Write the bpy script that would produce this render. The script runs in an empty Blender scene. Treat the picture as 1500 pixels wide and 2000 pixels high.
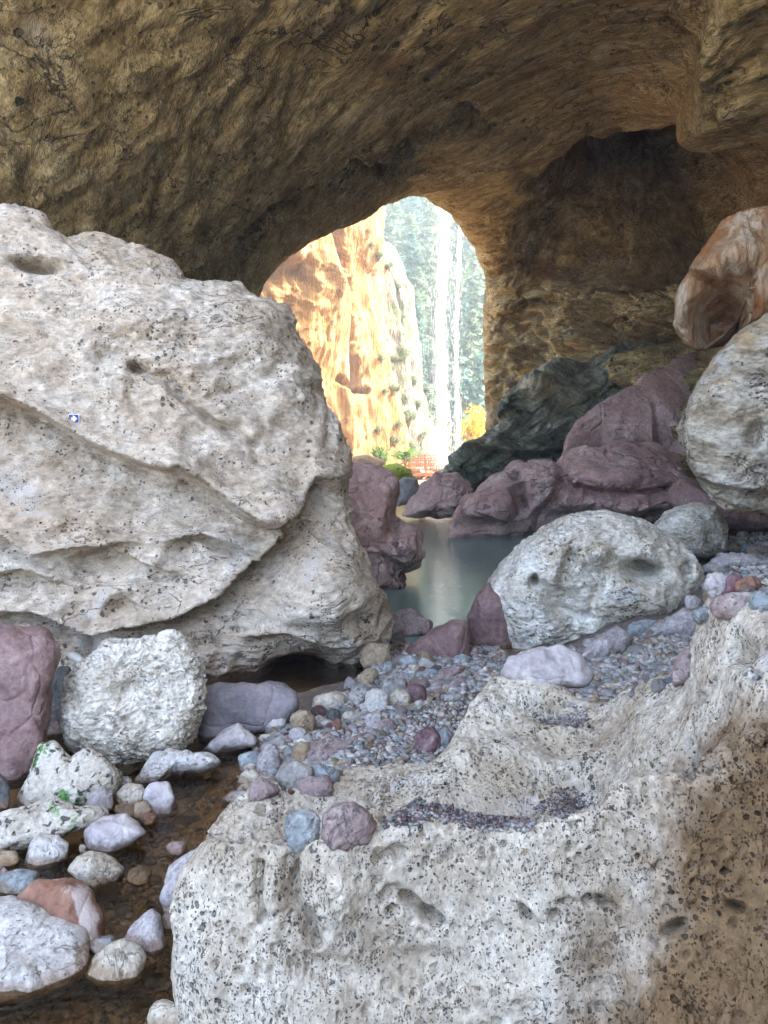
import bpy, bmesh, math, random
import numpy as np
from mathutils import Vector, Matrix

R = math.radians
sc = bpy.context.scene
col = sc.collection
random.seed(7)
rng = np.random.default_rng(7)

# ------------------------------------------------------------------ camera
F, PIT, CAMZ = 1504.0, R(5.32), 2.0          # focal length in photo pixels, pitch down, eye height
cd = bpy.data.cameras.new('camera')
cam = bpy.data.objects.new('camera', cd)
col.objects.link(cam)
cam.location = (0, 0, CAMZ)
cam.rotation_euler = (R(90) - PIT, 0, 0)
cd.sensor_fit = 'VERTICAL'
cd.angle_y = 2 * math.atan(1000 / F)
cd.clip_start, cd.clip_end = 0.05, 2000
sc.camera = cam

# ------------------------------------------------------------------ light
SUN_TO = Vector((0.70, 0.15, 0.70)).normalized()      # towards the sun
SKY_STRENGTH, SUN_STRENGTH, EXPOSURE = 0.15, 2.3, 3.95
w = bpy.data.worlds.new('World')
sc.world = w
w.use_nodes = True
nt = w.node_tree
sky = nt.nodes.new('ShaderNodeTexSky')
sky.sky_type = 'NISHITA'
sky.sun_disc = False
sky.sun_elevation = math.asin(SUN_TO.z)
sky.sun_rotation = math.atan2(SUN_TO.x, SUN_TO.y)
sky.dust_density = 6.0
sky.air_density = 0.7
sky.ozone_density = 0.2
nt.links.new(sky.outputs[0], nt.nodes['Background'].inputs[0])
nt.nodes['Background'].inputs[1].default_value = SKY_STRENGTH
sl = bpy.data.lights.new('sun', 'SUN')
sl.energy, sl.angle, sl.color = SUN_STRENGTH, R(0.5), (1.0, 0.95, 0.86)
so = bpy.data.objects.new('sun', sl)
col.objects.link(so)
so.rotation_euler = SUN_TO.to_track_quat('Z', 'Y').to_euler()
sc.view_settings.view_transform = 'Standard'
sc.view_settings.look = 'None'
sc.view_settings.gamma = 1
sc.view_settings.exposure = EXPOSURE
sc.cycles.max_bounces = 8
sc.cycles.diffuse_bounces = 5
sc.cycles.transparent_max_bounces = 16
sc.cycles.volume_bounces = 0
sc.cycles.caustics_reflective = False
sc.cycles.caustics_refractive = False

# ------------------------------------------------------------------ helpers: projection
CP, SP = math.cos(PIT), math.sin(PIT)

def P(px, py, d):
    """world point seen at photo pixel px,py at distance y = d"""
    px, py, d = np.broadcast_arrays(np.asarray(px, float), np.asarray(py, float), np.asarray(d, float))
    xr, yu = (px - 750) / F, (1000 - py) / F
    fy, fz = CP + yu * SP, -SP + yu * CP
    return np.stack([xr / fy * d, d, CAMZ + fz / fy * d], -1)

def PZ(px, py, z):
    """world point seen at photo pixel px,py on the level z"""
    xr, yu = (px - 750) / F, (1000 - py) / F
    fy, fz = CP + yu * SP, -SP + yu * CP
    t = (z - CAMZ) / fz
    return np.array([xr * t, fy * t, z])

def proj(v):
    x, y, z = v[:, 0], v[:, 1], v[:, 2] - CAMZ
    f = y * CP - z * SP
    u = y * SP + z * CP
    return 750 + F * x / f, 1000 - F * u / f

# ------------------------------------------------------------------ helpers: noise
_r = np.random.default_rng(3)
PERM = np.concatenate([_r.permutation(256)] * 2).astype(np.int32)
GR = _r.normal(size=(256, 3))
GR /= np.linalg.norm(GR, axis=1)[:, None]

def perlin(p):
    i = np.floor(p).astype(np.int32)
    f = p - i
    u = f * f * f * (f * (f * 6 - 15) + 10)
    i &= 255
    out = 0
    for dx in (0, 1):
        wx = u[:, 0] if dx else 1 - u[:, 0]
        hx = PERM[i[:, 0] + dx]
        for dy in (0, 1):
            wy = u[:, 1] if dy else 1 - u[:, 1]
            hy = PERM[(hx + i[:, 1] + dy) & 255]
            for dz in (0, 1):
                wz = u[:, 2] if dz else 1 - u[:, 2]
                g = GR[PERM[(hy + i[:, 2] + dz) & 255]]
                out = out + wx * wy * wz * (g[:, 0] * (f[:, 0] - dx) + g[:, 1] * (f[:, 1] - dy) + g[:, 2] * (f[:, 2] - dz))
    return out * 1.6

def fbm(p, o=4, gain=0.5, ridge=False):
    s, a, t = 0, 1.0, 0
    for k in range(o):
        n = perlin(p * 2.03 ** k + 17.3 * k)
        s = s + a * ((1 - 2 * np.abs(n)) if ridge else n)
        t += a
        a *= gain
    return s / t

def worley(p, two=False, seed=0):
    i = np.floor(p).astype(np.int32)
    f = p - i
    f1 = np.full(len(p), 9.0)
    f2 = f1.copy()
    for dx in (-1, 0, 1):
        for dy in (-1, 0, 1):
            for dz in (-1, 0, 1):
                h = PERM[(PERM[(PERM[(i[:, 0] + dx + seed) & 255] + i[:, 1] + dy) & 255] + i[:, 2] + dz) & 255]
                q = GR[h] * 0.5 + 0.5
                d = ((q + (dx, dy, dz) - f) ** 2).sum(1)
                if two:
                    f2 = np.minimum(f2, np.maximum(d, f1))
                f1 = np.minimum(f1, d)
    return (np.sqrt(f1), np.sqrt(f2)) if two else np.sqrt(f1)

def sstep(a, b, x):
    t = np.clip((x - a) / (b - a), 0, 1)
    return t * t * (3 - 2 * t)

# ------------------------------------------------------------------ helpers: objects
def mesh_np(name, v, faces, uv=None, smooth=True):
    """faces: (n,k) array, or list of such arrays"""
    m = bpy.data.meshes.new(name)
    fl = faces if isinstance(faces, list) else [faces]
    v = np.asarray(v, np.float32)
    nl = sum(f.size for f in fl)
    nf = sum(len(f) for f in fl)
    m.vertices.add(len(v))
    m.vertices.foreach_set('co', v.ravel())
    m.loops.add(nl)
    m.polygons.add(nf)
    idx = np.concatenate([f.ravel() for f in fl]).astype(np.int32)
    tot = np.concatenate([np.full(len(f), f.shape[1], np.int32) for f in fl])
    m.loops.foreach_set('vertex_index', idx)
    m.polygons.foreach_set('loop_start', np.concatenate([[0], np.cumsum(tot)[:-1]]).astype(np.int32))
    m.polygons.foreach_set('loop_total', tot)
    m.polygons.foreach_set('use_smooth', np.full(nf, smooth))
    if uv is not None:
        l = m.uv_layers.new(name='uv')
        l.data.foreach_set('uv', np.asarray(uv, np.float32)[idx].ravel())
    m.update(calc_edges=True)
    return m

def link(name, me, mat=None, parent=None, loc=None):
    o = bpy.data.objects.new(name, me)
    col.objects.link(o)
    if mat is not None and me is not None and not me.materials:
        me.materials.append(mat)
    if parent is not None:
        o.parent = parent
    if loc is not None:
        o.location = loc
    return o

def tag(o, label=None, cat=None, group=None, kind=None):
    for k, x in (('label', label), ('category', cat), ('group', group), ('kind', kind)):
        if x:
            o[k] = x
    return o

def vnormals(v, faces):
    n = np.zeros_like(v)
    a, b, c = v[faces[:, 0]], v[faces[:, 1]], v[faces[:, 2]]
    fn = np.cross(b - a, c - a)
    for k in range(faces.shape[1]):
        for ax in range(3):
            n[:, ax] += np.bincount(faces[:, k], fn[:, ax], len(v))
    return n / (np.linalg.norm(n, axis=1)[:, None] + 1e-12)

_ico = {}
def ico(n):
    if n not in _ico:
        bm = bmesh.new()
        bmesh.ops.create_icosphere(bm, subdivisions=n, radius=1)
        m = bpy.data.meshes.new('t')
        bm.to_mesh(m)
        bm.free()
        v = np.empty(len(m.vertices) * 3)
        m.vertices.foreach_get('co', v)
        f = np.empty(len(m.loops), np.int32)
        m.loops.foreach_get('vertex_index', f)
        bpy.data.meshes.remove(m)
        v = v.reshape(-1, 3)
        _ico[n] = (v / np.linalg.norm(v, axis=1)[:, None], f.reshape(-1, 3))
    return _ico[n]

def interp1(pts, t):
    """Catmull-Rom through pts[k] (first axis) at parameters t in 0..len-1"""
    n = len(pts)
    i = np.clip(np.floor(t).astype(int), 0, n - 2)
    f = (t - i).reshape((-1,) + (1,) * (pts.ndim - 1))
    p1, p2 = pts[i], pts[i + 1]
    p0 = np.where((i > 0).reshape(f.shape), pts[np.maximum(i - 1, 0)], 2 * p1 - p2)
    p3 = np.where((i < n - 2).reshape(f.shape), pts[np.minimum(i + 2, n - 1)], 2 * p2 - p1)
    return 0.5 * (2 * p1 + (p2 - p0) * f + (2 * p0 - 5 * p1 + 4 * p2 - p3) * f ** 2 + (3 * p1 - p0 - 3 * p2 + p3) * f ** 3)

def grid_faces(nr, nc):
    a = np.arange(nr * nc).reshape(nr, nc)
    return np.stack([a[:-1, :-1], a[:-1, 1:], a[1:, 1:], a[1:, :-1]], -1).reshape(-1, 4)

def grid_normals(g):
    du = np.gradient(g, axis=1)
    dv = np.gradient(g, axis=0)
    n = np.cross(du, dv)
    return n / (np.linalg.norm(n, axis=-1, keepdims=True) + 1e-12)

# ------------------------------------------------------------------ helpers: materials
class NT:
    def __init__(s, name):
        s.m = bpy.data.materials.new(name)
        s.m.use_nodes = True
        s.t = s.m.node_tree
        s.t.nodes.clear()
        s.out = s.n('OutputMaterial')
    def n(s, kind, **kw):
        nd = s.t.nodes.new('ShaderNode' + kind)
        for k, x in kw.items():
            if hasattr(nd, k):
                setattr(nd, k, x)
            else:
                s.set(nd, k.replace('_', ' '), x)
        return nd
    def set(s, nd, key, x):
        sk = nd.inputs[key]
        if isinstance(x, bpy.types.NodeSocket):
            s.t.links.new(x, sk)
        else:
            sk.default_value = x
    def l(s, a, b):
        s.t.links.new(a, b)
    def math(s, op, a, b=None, c=None, clamp=False):
        nd = s.n('Math')
        nd.operation = op
        nd.use_clamp = clamp
        for i, x in enumerate((a, b, c)):
            if x is not None:
                s.set(nd, i, x)
        return nd.outputs[0]
    def mix(s, f, a, b, mode='MIX'):
        nd = s.n('Mix')
        nd.data_type = 'RGBA'
        nd.blend_type = mode
        s.set(nd, 0, f)
        for i, x in ((6, a), (7, b)):
            if isinstance(x, tuple) and len(x) == 3:
                x = x + (1,)
            s.set(nd, i, x)
        return nd.outputs[2]
    def ramp(s, f, stops):
        nd = s.n('ValToRGB')
        e = nd.color_ramp.elements
        while len(e) < len(stops):
            e.new(0.5)
        for el, (p, c) in zip(e, stops):
            el.position = p
            el.color = (c if isinstance(c, tuple) else (c, c, c)) + (1,)
        s.l(f, nd.inputs[0])
        return nd.outputs[0]
    def noise(s, v, scale, detail=6, rough=0.6, dist=0.0):
        nd = s.n('TexNoise')
        s.l(v, nd.inputs['Vector'])
        for k, x in (('Scale', scale), ('Detail', detail), ('Roughness', rough), ('Distortion', dist)):
            nd.inputs[k].default_value = x
        return nd.outputs[0]
    def band(s, f, lo, hi):
        nd = s.n('MapRange')
        nd.interpolation_type = 'SMOOTHSTEP'
        s.l(f, nd.inputs[0])
        nd.inputs[1].default_value, nd.inputs[2].default_value = lo, hi
        return nd.outputs[0]

def rock_mat(name, stops, scale=1.0, bump=0.03, fine=14, pit=None, stretch=(1, 1, 1), rot=(0, 0, 0),
             patches=(), rough=0.9, uv=False, rnd=False, cracks=None, wet=None, contrast=(0.55, 1.25), spec=0.25, veins=(), stain_shade=None, gain=1.0, holes=()):
    """layered rock: broad tone from a colour ramp, fine grain, pits, cracks, patches of other colours"""
    t = NT(name)
    tc = t.n('TexCoord')
    v = tc.outputs['UV' if uv else 'Object']
    if rnd:
        oi = t.n('ObjectInfo')
        ad = t.n('VectorMath')
        ad.operation = 'ADD'
        t.l(v, ad.inputs[0])
        cx = t.n('CombineXYZ')
        for i, k in enumerate((31.0, 57.0, 83.0)):
            t.l(t.math('MULTIPLY', oi.outputs['Random'], k), cx.inputs[i])
        t.l(cx.outputs[0], ad.inputs[1])
        v = ad.outputs[0]
    mp = t.n('Mapping')
    mp.inputs['Scale'].default_value = stretch
    if rot != (0, 0, 0):
        mr = t.n('Mapping')
        mr.inputs['Rotation'].default_value = rot
        t.l(v, mr.inputs[0])
        t.l(mr.outputs[0], mp.inputs[0])
    else:
        t.l(v, mp.inputs[0])
    vs = mp.outputs[0]
    a = t.noise(vs, scale, 8, 0.66, 0.3)
    b = t.noise(vs, scale * fine, 6, 0.7)
    c = t.ramp(a, [(p_, tuple(x * gain for x in c_)) for p_, c_ in stops])
    c = t.mix(1.0, c, t.ramp(b, [(0.28, contrast[0]), (0.72, contrast[1])]), 'MULTIPLY')
    for (pc, ps, lo, hi, amt) in patches:
        pn = t.noise(v, ps, 7, 0.65, 0.5)
        c = t.mix(t.math('MULTIPLY', t.band(pn, lo, hi), amt), c, pc)
    h = t.math('ADD', t.math('MULTIPLY', a, 1.0), t.math('MULTIPLY', b, 0.28))
    if pit:
        for (ps, lo, hi, depth, pc, amt) in pit:
            # pores: irregular holes where a fine noise runs high, inner shade painted dark
            sel = t.noise(v, ps * 0.09, 4, 0.6)
            pn = t.noise(vs, ps, 4, 0.55, 0.4)
            pm = t.band(t.math('ADD', pn, t.math('MULTIPLY', t.math('SUBTRACT', sel, 0.5), 0.45)), lo, hi)
            c = t.mix(t.math('MULTIPLY', pm, amt), c, pc)
            h = t.math('SUBTRACT', h, t.math('MULTIPLY', pm, depth))
    for (hs_, hr_, hd_) in holes:
        # round pores with painted-in shade, every one of its own size, some places bare
        vo = t.n('TexVoronoi')
        wn = t.n('TexNoise')
        t.l(v, wn.inputs['Vector'])
        wn.inputs['Scale'].default_value = hs_ * 1.6
        wn.inputs['Detail'].default_value = 2
        ml = t.n('VectorMath')
        ml.operation = 'MULTIPLY_ADD'
        t.l(wn.outputs[1], ml.inputs[0])
        ml.inputs[1].default_value = (.5 / hs_,) * 3
        t.l(v, ml.inputs[2])
        t.l(ml.outputs[0], vo.inputs['Vector'])
        vo.inputs['Scale'].default_value = hs_
        sp_ = t.n('SeparateColor')
        t.l(vo.outputs['Color'], sp_.inputs[0])
        sel = t.band(t.noise(v, hs_ * .10, 4, .65), .42, .62)
        rad = t.math('MULTIPLY', t.math('MULTIPLY', t.math('POWER', sp_.outputs[0], 1.5), hr_ * 1.6), sel)
        hm = t.band(t.math('SUBTRACT', rad, vo.outputs['Distance']), -.03, .06)
        c = t.mix(t.math('MULTIPLY', hm, .72), c, (.04, .034, .028))
        h = t.math('SUBTRACT', h, t.math('MULTIPLY', hm, hd_))
    for (vsc, vw, vdep, vc, vamt, vstr) in veins:
        # thin winding crevices: where a noise passes through its middle value
        mv = t.n('Mapping')
        mv.inputs['Scale'].default_value = vstr
        t.l(vs if vstr == (1, 1, 1) else v, mv.inputs[0])
        vn = t.noise(mv.outputs[0], vsc, 5, 0.6, 0.6)
        gate = t.band(t.noise(v, vsc * .45, 3, .6), .46, .62)
        vm = t.math('MULTIPLY', t.math('SUBTRACT', 1.0, t.band(t.math('ABSOLUTE', t.math('SUBTRACT', vn, 0.5)), 0.0, vw)), gate)
        c = t.mix(t.math('MULTIPLY', vm, vamt), c, vc)
        h = t.math('SUBTRACT', h, t.math('MULTIPLY', vm, vdep))
    if stain_shade:
        (sv, lo_, hi_, scol, samt, sns) = stain_shade
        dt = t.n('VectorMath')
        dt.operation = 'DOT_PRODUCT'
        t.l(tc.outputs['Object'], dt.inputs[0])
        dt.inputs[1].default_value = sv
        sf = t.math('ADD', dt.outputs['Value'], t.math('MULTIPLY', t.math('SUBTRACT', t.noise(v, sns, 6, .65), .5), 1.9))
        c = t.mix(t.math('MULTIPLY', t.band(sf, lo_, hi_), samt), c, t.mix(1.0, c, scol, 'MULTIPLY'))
    if cracks:
        cs, cw, cdep = cracks
        vo = t.n('TexVoronoi')
        vo.feature = 'DISTANCE_TO_EDGE'
        wn = t.n('TexNoise')
        t.l(v, wn.inputs['Vector'])
        wn.inputs['Scale'].default_value = cs * 1.5
        wn.inputs['Detail'].default_value = 5
        mx = t.n('Mix')
        mx.data_type = 'VECTOR'
        mx.inputs[0].default_value = 0.3
        t.l(v, mx.inputs[4])
        t.l(wn.outputs[1], mx.inputs[5])
        t.l(mx.outputs[1], vo.inputs['Vector'])
        vo.inputs['Scale'].default_value = cs
        k = t.math('MULTIPLY', t.math('SUBTRACT', 1.0, t.band(vo.outputs['Distance'], 0.0, cw)), t.band(t.noise(v, cs * .8, 3), .48, .62))
        h = t.math('SUBTRACT', h, t.math('MULTIPLY', k, cdep))
    rg = rough
    if wet:
        g = t.n('NewGeometry')
        sx = t.n('SeparateXYZ')
        t.l(g.outputs['Position'], sx.inputs[0])
        zz = t.math('ADD', sx.outputs[2], t.math('MULTIPLY', t.math('SUBTRACT', a, 0.5), 0.10))
        wz = t.math('SUBTRACT', 1.0, t.band(zz, wet[0], wet[0] + 0.025))
        c = t.mix(t.math('MULTIPLY', wz, 0.5), c, wet[1])
        rg = t.math('SUBTRACT', rough, t.math('MULTIPLY', wz, 0.55))
    bp = t.n('Bump')
    bp.inputs['Distance'].default_value = bump
    bp.inputs['Strength'].default_value = 1.0
    t.l(h, bp.inputs['Height'])
    bs = t.n('BsdfPrincipled')
    t.l(c, bs.inputs['Base Color'])
    t.set(bs, 'Roughness', rg)
    bs.inputs['Specular IOR Level'].default_value = spec
    t.l(bp.outputs[0], bs.inputs['Normal'])
    t.l(bs.outputs[0], t.out.inputs[0])
    return t.m

def plain_mat(name, c, rough=0.7, var=0.25, scale=6, trans=0.0):
    t = NT(name)
    tc = t.n('TexCoord')
    oi = t.n('ObjectInfo')
    n = t.noise(tc.outputs['Object'], scale, 5)
    k = t.math('ADD', t.math('MULTIPLY', n, 2 * var), 1 - var)
    k2 = t.math('ADD', t.math('MULTIPLY', oi.outputs['Random'], var), 1 - var / 2)
    cc = t.mix(1.0, c, t.ramp(t.math('MULTIPLY', k, k2), [(0, 0.0), (1, 1.0)]), 'MULTIPLY')
    bs = t.n('BsdfPrincipled')
    t.l(cc, bs.inputs['Base Color'])
    bs.inputs['Roughness'].default_value = rough
    bs.inputs['Specular IOR Level'].default_value = 0.2
    if trans:
        tr = t.n('BsdfTranslucent')
        t.l(cc, tr.inputs[0])
        mx = t.n('MixShader')
        mx.inputs[0].default_value = trans
        t.l(bs.outputs[0], mx.inputs[1])
        t.l(tr.outputs[0], mx.inputs[2])
        t.l(mx.outputs[0], t.out.inputs[0])
    else:
        t.l(bs.outputs[0], t.out.inputs[0])
    return t.m

def water_mat(name, tint, body, body_amt, ripple, scale):
    t = NT(name)
    tc = t.n('TexCoord')
    mp = t.n('Mapping')
    mp.inputs['Scale'].default_value = (1, 2.4, 1)
    t.l(tc.outputs['Object'], mp.inputs[0])
    n = t.noise(mp.outputs[0], scale, 3, 0.5)
    bp = t.n('Bump')
    bp.inputs['Distance'].default_value = ripple
    t.l(n, bp.inputs['Height'])
    tr = t.n('BsdfTransparent')
    tr.inputs[0].default_value = tint + (1,)
    df = t.n('BsdfDiffuse')
    df.inputs[0].default_value = body + (1,)
    m1 = t.n('MixShader')
    m1.inputs[0].default_value = body_amt
    t.l(tr.outputs[0], m1.inputs[1])
    t.l(df.outputs[0], m1.inputs[2])
    gl = t.n('BsdfGlossy')
    gl.inputs['Roughness'].default_value = 0.02
    t.l(bp.outputs[0], gl.inputs['Normal'])
    fr = t.n('Fresnel')
    fr.inputs[0].default_value = 1.33
    t.l(bp.outputs[0], fr.inputs['Normal'])
    m2 = t.n('MixShader')
    t.l(fr.outputs[0], m2.inputs[0])
    t.l(m1.outputs[0], m2.inputs[1])
    t.l(gl.outputs[0], m2.inputs[2])
    t.l(m2.outputs[0], t.out.inputs[0])
    return t.m

M = {}
DARK = (0.05, 0.042, 0.035)
M['cave'] = rock_mat('cave_rock', [(0.27, (.13, .09, .035)), (0.42, (.34, .245, .105)), (0.56, (.50, .39, .19)), (0.74, (.68, .57, .35))],
    scale=1.5, bump=0.13, fine=8, stretch=(0.34, 1.6, 1.3), rot=(0, 0, R(50)), veins=[(.7, .010, .6, (.05, .04, .025), .75, (.7, .7, 1.2)), (1.3, .012, .35, (.07, .05, .03), .65, (1, 1, 1)), (2.4, .03, .3, (.09, .065, .035), .6, (.6, .6, 1.2)), (7, .05, .14, (.10, .07, .04), .5, (1, 1, 1))], holes=[(3.2, .20, .8), (8, .24, .5)],
    patches=[((.56, .25, .05), 0.3, .57, .70, .7), ((.07, .06, .04), 0.30, .55, .66, .65), ((.72, .65, .50), 0.5, .58, .72, .5), ((.16, .12, .07), 1.6, .58, .68, .6)], contrast=(.3, 1.5))
M['travertine'] = rock_mat('pale_travertine', gain=.92, stops=[(0.25, (.33, .255, .175)), (0.42, (.53, .44, .335)), (0.55, (.64, .56, .455)), (0.72, (.75, .70, .61))],
    scale=1.5, bump=0.07, fine=9, stretch=(1, 1, 1.6), holes=[(14, .22, .6), (30, .26, .5), (60, .28, .3)], pit=[(26, .66, .74, .4, DARK, .55)],
    veins=[(1.3, .008, .30, DARK, .55, (1, 1, 2.2))],
    patches=[((.46, .33, .21), 0.8, .52, .68, .65), ((.52, .54, .54), 0.8, .57, .68, .5), ((.26, .21, .16), 2.5, .62, .74, .5), ((.70, .68, .66), 1.2, .58, .68, .5)], contrast=(.42, 1.35))
M['mottled'] = rock_mat('tan_mottled_rock', gain=.95, stops=[(0.25, (.20, .155, .10)), (0.42, (.40, .34, .25)), (0.56, (.58, .53, .44)), (0.72, (.72, .69, .63))],
    scale=2.2, bump=0.08, fine=8, stretch=(1, 1, 1.9), holes=[(12, .22, .9), (26, .26, .6)], veins=[(3, .02, .3, DARK, .7, (1, 1, 1.8))],
    patches=[((.42, .28, .14), 1.0, .50, .66, .7), ((.13, .11, .09), 2.4, .57, .68, .6), ((.50, .53, .54), 1.6, .58, .68, .5)], contrast=(.4, 1.35))
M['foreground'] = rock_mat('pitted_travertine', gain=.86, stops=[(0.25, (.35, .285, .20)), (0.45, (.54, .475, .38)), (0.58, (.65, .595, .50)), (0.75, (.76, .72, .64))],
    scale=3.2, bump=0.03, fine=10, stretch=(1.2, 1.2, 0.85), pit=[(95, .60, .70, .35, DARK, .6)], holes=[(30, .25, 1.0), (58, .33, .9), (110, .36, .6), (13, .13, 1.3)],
    veins=[(5, .012, .10, (.16, .13, .10), .5, (1.3, 1.3, .8))], stain_shade=((1, -.35, -.42), .08, .55, (.32, .205, .10), .92, 1.3),  # brown stain, deepened and widened to paint shade on the right side
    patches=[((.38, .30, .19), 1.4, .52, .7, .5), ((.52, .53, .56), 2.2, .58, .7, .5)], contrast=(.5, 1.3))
M['white_boulder'] = rock_mat('cream_pitted_rock', gain=1.0, stops=[(0.25, (.40, .34, .25)), (0.42, (.60, .55, .46)), (0.56, (.73, .69, .61)), (0.72, (.82, .80, .76))],
    scale=2.2, bump=0.05, fine=8, stretch=(1, 1, 1.7), pit=[(20, .64, .70, .5, DARK, .65), (48, .62, .69, .3, DARK, .55)],
    holes=[(16, .18, .8)], veins=[(3.2, .014, .22, (.14, .11, .07), .6, (1, 1, 1.5)), (9, .02, .12, (.18, .15, .11), .5, (1, 1, 1.5))],
    patches=[((.40, .31, .18), 1.6, .55, .7, .55), ((.55, .62, .66), 2.0, .58, .7, .5)], contrast=(.45, 1.3))
M['mossy'] = rock_mat('mossy_travertine', [(0.25, (.30, .26, .20)), (0.45, (.50, .46, .39)), (0.6, (.62, .59, .53)), (0.75, (.74, .72, .68))],
    scale=5, bump=0.03, fine=8, pit=[(24, .57, .64, .7, DARK, .85)],
    patches=[((.04, .20, .02), 4.5, .54, .60, .9), ((.16, .14, .05), 4.0, .6, .7, .6)], wet=(0.03, (.09, .055, .025)))
M['purple'] = rock_mat('purple_rhyolite', [(0.25, (.30, .17, .15)), (0.45, (.52, .345, .315)), (0.6, (.62, .455, .42)), (0.78, (.72, .60, .56))],
    scale=1.1, bump=0.08, fine=10, cracks=(1.1, 0.035, 0.6), veins=[(1.0, .012, .35, (.06, .035, .035), .8, (1, 1, 1)), (2.6, .016, .2, (.10, .06, .06), .7, (1, 1, 1)), (1.7, .006, .05, (.66, .62, .58), .6, (1, 1, 1))], wet=(.06, (.13, .08, .065)),
    patches=[((.30, .26, .25), 3.0, .58, .66, .45), ((.55, .46, .42), 0.6, .56, .72, .6), ((.24, .11, .09), 1.5, .56, .7, .5), ((.40, .29, .18), .35, .58, .7, .5)], contrast=(.6, 1.25), rough=.75)
M['purple_dark'] = rock_mat('plum_rock', [(0.25, (.10, .058, .055)), (0.45, (.20, .125, .12)), (0.6, (.30, .21, .20)), (0.78, (.45, .38, .36))],
    scale=2.6, bump=0.04, fine=8, cracks=(2.2, 0.025, 0.3), veins=[(3, .02, .2, (.04, .02, .025), .7, (1, 1, 1))], patches=[((.36, .32, .36), 2.0, .56, .7, .5), ((.36, .29, .19), 2.0, .62, .72, .4)], rough=.65, contrast=(.55, 1.3), wet=(0.02, (.07, .04, .02)))
M['green_rock'] = rock_mat('dark_green_rock', [(0.25, (.06, .055, .04)), (0.45, (.22, .215, .155)), (0.6, (.36, .37, .275)), (0.78, (.56, .58, .47))],
    scale=0.8, bump=0.25, fine=6, stretch=(1, 1, 2.6), rot=(0, R(-35), 0), veins=[(.8, .02, .3, (.02, .02, .016), .8, (1, 1, 1))], patches=[((.16, .22, .18), .8, .55, .7, .5), ((.34, .25, .12), .5, .52, .66, .7)], rough=.5, contrast=(.3, 1.5))
M['overhang'] = rock_mat('orange_travertine', [(0.25, (.26, .12, .05)), (0.45, (.46, .28, .15)), (0.58, (.58, .46, .33)), (0.75, (.68, .61, .52))],
    scale=1.2, bump=0.10, fine=9, stretch=(2.4, 2.4, 0.45), veins=[(1.5, .02, .2, (.10, .05, .025), .7, (2, 2, .4))], patches=[((.36, .12, .03), .9, .46, .60, .9), ((.66, .61, .54), 1.1, .55, .7, .6)], contrast=(.5, 1.3))
M['cliff'] = rock_mat('sunlit_cliff', [(0.25, (.16, .062, .014)), (0.42, (.235, .118, .032)), (0.56, (.285, .168, .058)), (0.74, (.33, .235, .115))],
    scale=0.7, bump=0.35, fine=8, stretch=(2.4, 2.4, 0.28), veins=[(.35, .010, .5, (.10, .055, .02), .7, (1.6, 1.6, .5)), (.9, .015, .3, (.16, .09, .035), .5, (1, 1, .8))],
    patches=[((.27, .11, .025), .13, .54, .70, .5), ((.13, .10, .055), .30, .58, .72, .5), ((.40, .33, .22), .10, .56, .68, .6)], contrast=(.5, 1.25))
M['ground'] = rock_mat('stream_gravel', [(0.25, (.10, .075, .065)), (0.45, (.19, .15, .13)), (0.6, (.28, .235, .21)), (0.78, (.40, .36, .33))],
    scale=7, bump=0.02, fine=8, pit=[(30, 0, .6, .5, DARK, .5)], patches=[((.22, .13, .11), 1.2, .5, .7, .5), ((.09, .085, .06), .08, .55, .7, .5)], wet=(0.0, (.40, .25, .11)))
M['hill'] = rock_mat('hill_soil', [(0.3, (.05, .06, .03)), (0.5, (.09, .09, .045)), (0.7, (.16, .13, .08))], scale=.1, bump=.4, fine=8)
M['bank_far'] = rock_mat('far_bank_rock', [(0.25, (.14, .085, .05)), (0.5, (.26, .18, .11)), (0.75, (.36, .28, .2))], scale=.6, bump=.2, fine=8)
PAL = {
    'grey': [(.3, (.21, .20, .19)), (.5, (.35, .335, .32)), (.7, (.52, .505, .485))],
    'bluegrey': [(.3, (.17, .19, .20)), (.5, (.29, .325, .34)), (.7, (.46, .50, .515))],
    'mauve': [(.3, (.21, .15, .145)), (.5, (.32, .245, .235)), (.7, (.46, .39, .375))],
    'lilac': [(.3, (.29, .255, .26)), (.5, (.43, .395, .40)), (.7, (.58, .55, .55))],
    'plum': [(.3, (.10, .05, .06)), (.5, (.17, .09, .105)), (.7, (.27, .18, .19))],
    'cream': [(.3, (.38, .33, .25)), (.5, (.52, .47, .38)), (.7, (.64, .60, .52))],
    'tan': [(.3, (.24, .17, .10)), (.5, (.36, .28, .19)), (.7, (.47, .40, .30))],
    'rust': [(.3, (.15, .075, .05)), (.5, (.26, .135, .095)), (.7, (.37, .235, .18))],
    'dark': [(.3, (.06, .06, .06)), (.5, (.11, .11, .11)), (.7, (.17, .17, .17))],
    'brown': [(.3, (.09, .055, .03)), (.5, (.15, .095, .05)), (.7, (.23, .16, .09))],
    'white': [(.3, (.46, .44, .41)), (.5, (.58, .56, .53)), (.7, (.70, .69, .67))],
}
SM = {k: rock_mat(k + '_stone', st, gain=.86, scale=6, bump=0.02, fine=7, rnd=True, rough=.7, contrast=(.5, 1.3), spec=.3, veins=[(5, .014, .10, (.62, .60, .57), .35, (1, 1, 1)), (8, .02, .2, (.08, .065, .06), .6, (1, 1, 1))], pit=[(60, .64, .70, .3, (.06, .05, .045), .6)],
                  patches=[((.50, .46, .42), 6, .6, .72, .45), (st[0][1], 9, .56, .68, .5)], wet=(0.02, (.20, .11, .045))) for k, st in PAL.items()}
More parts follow.
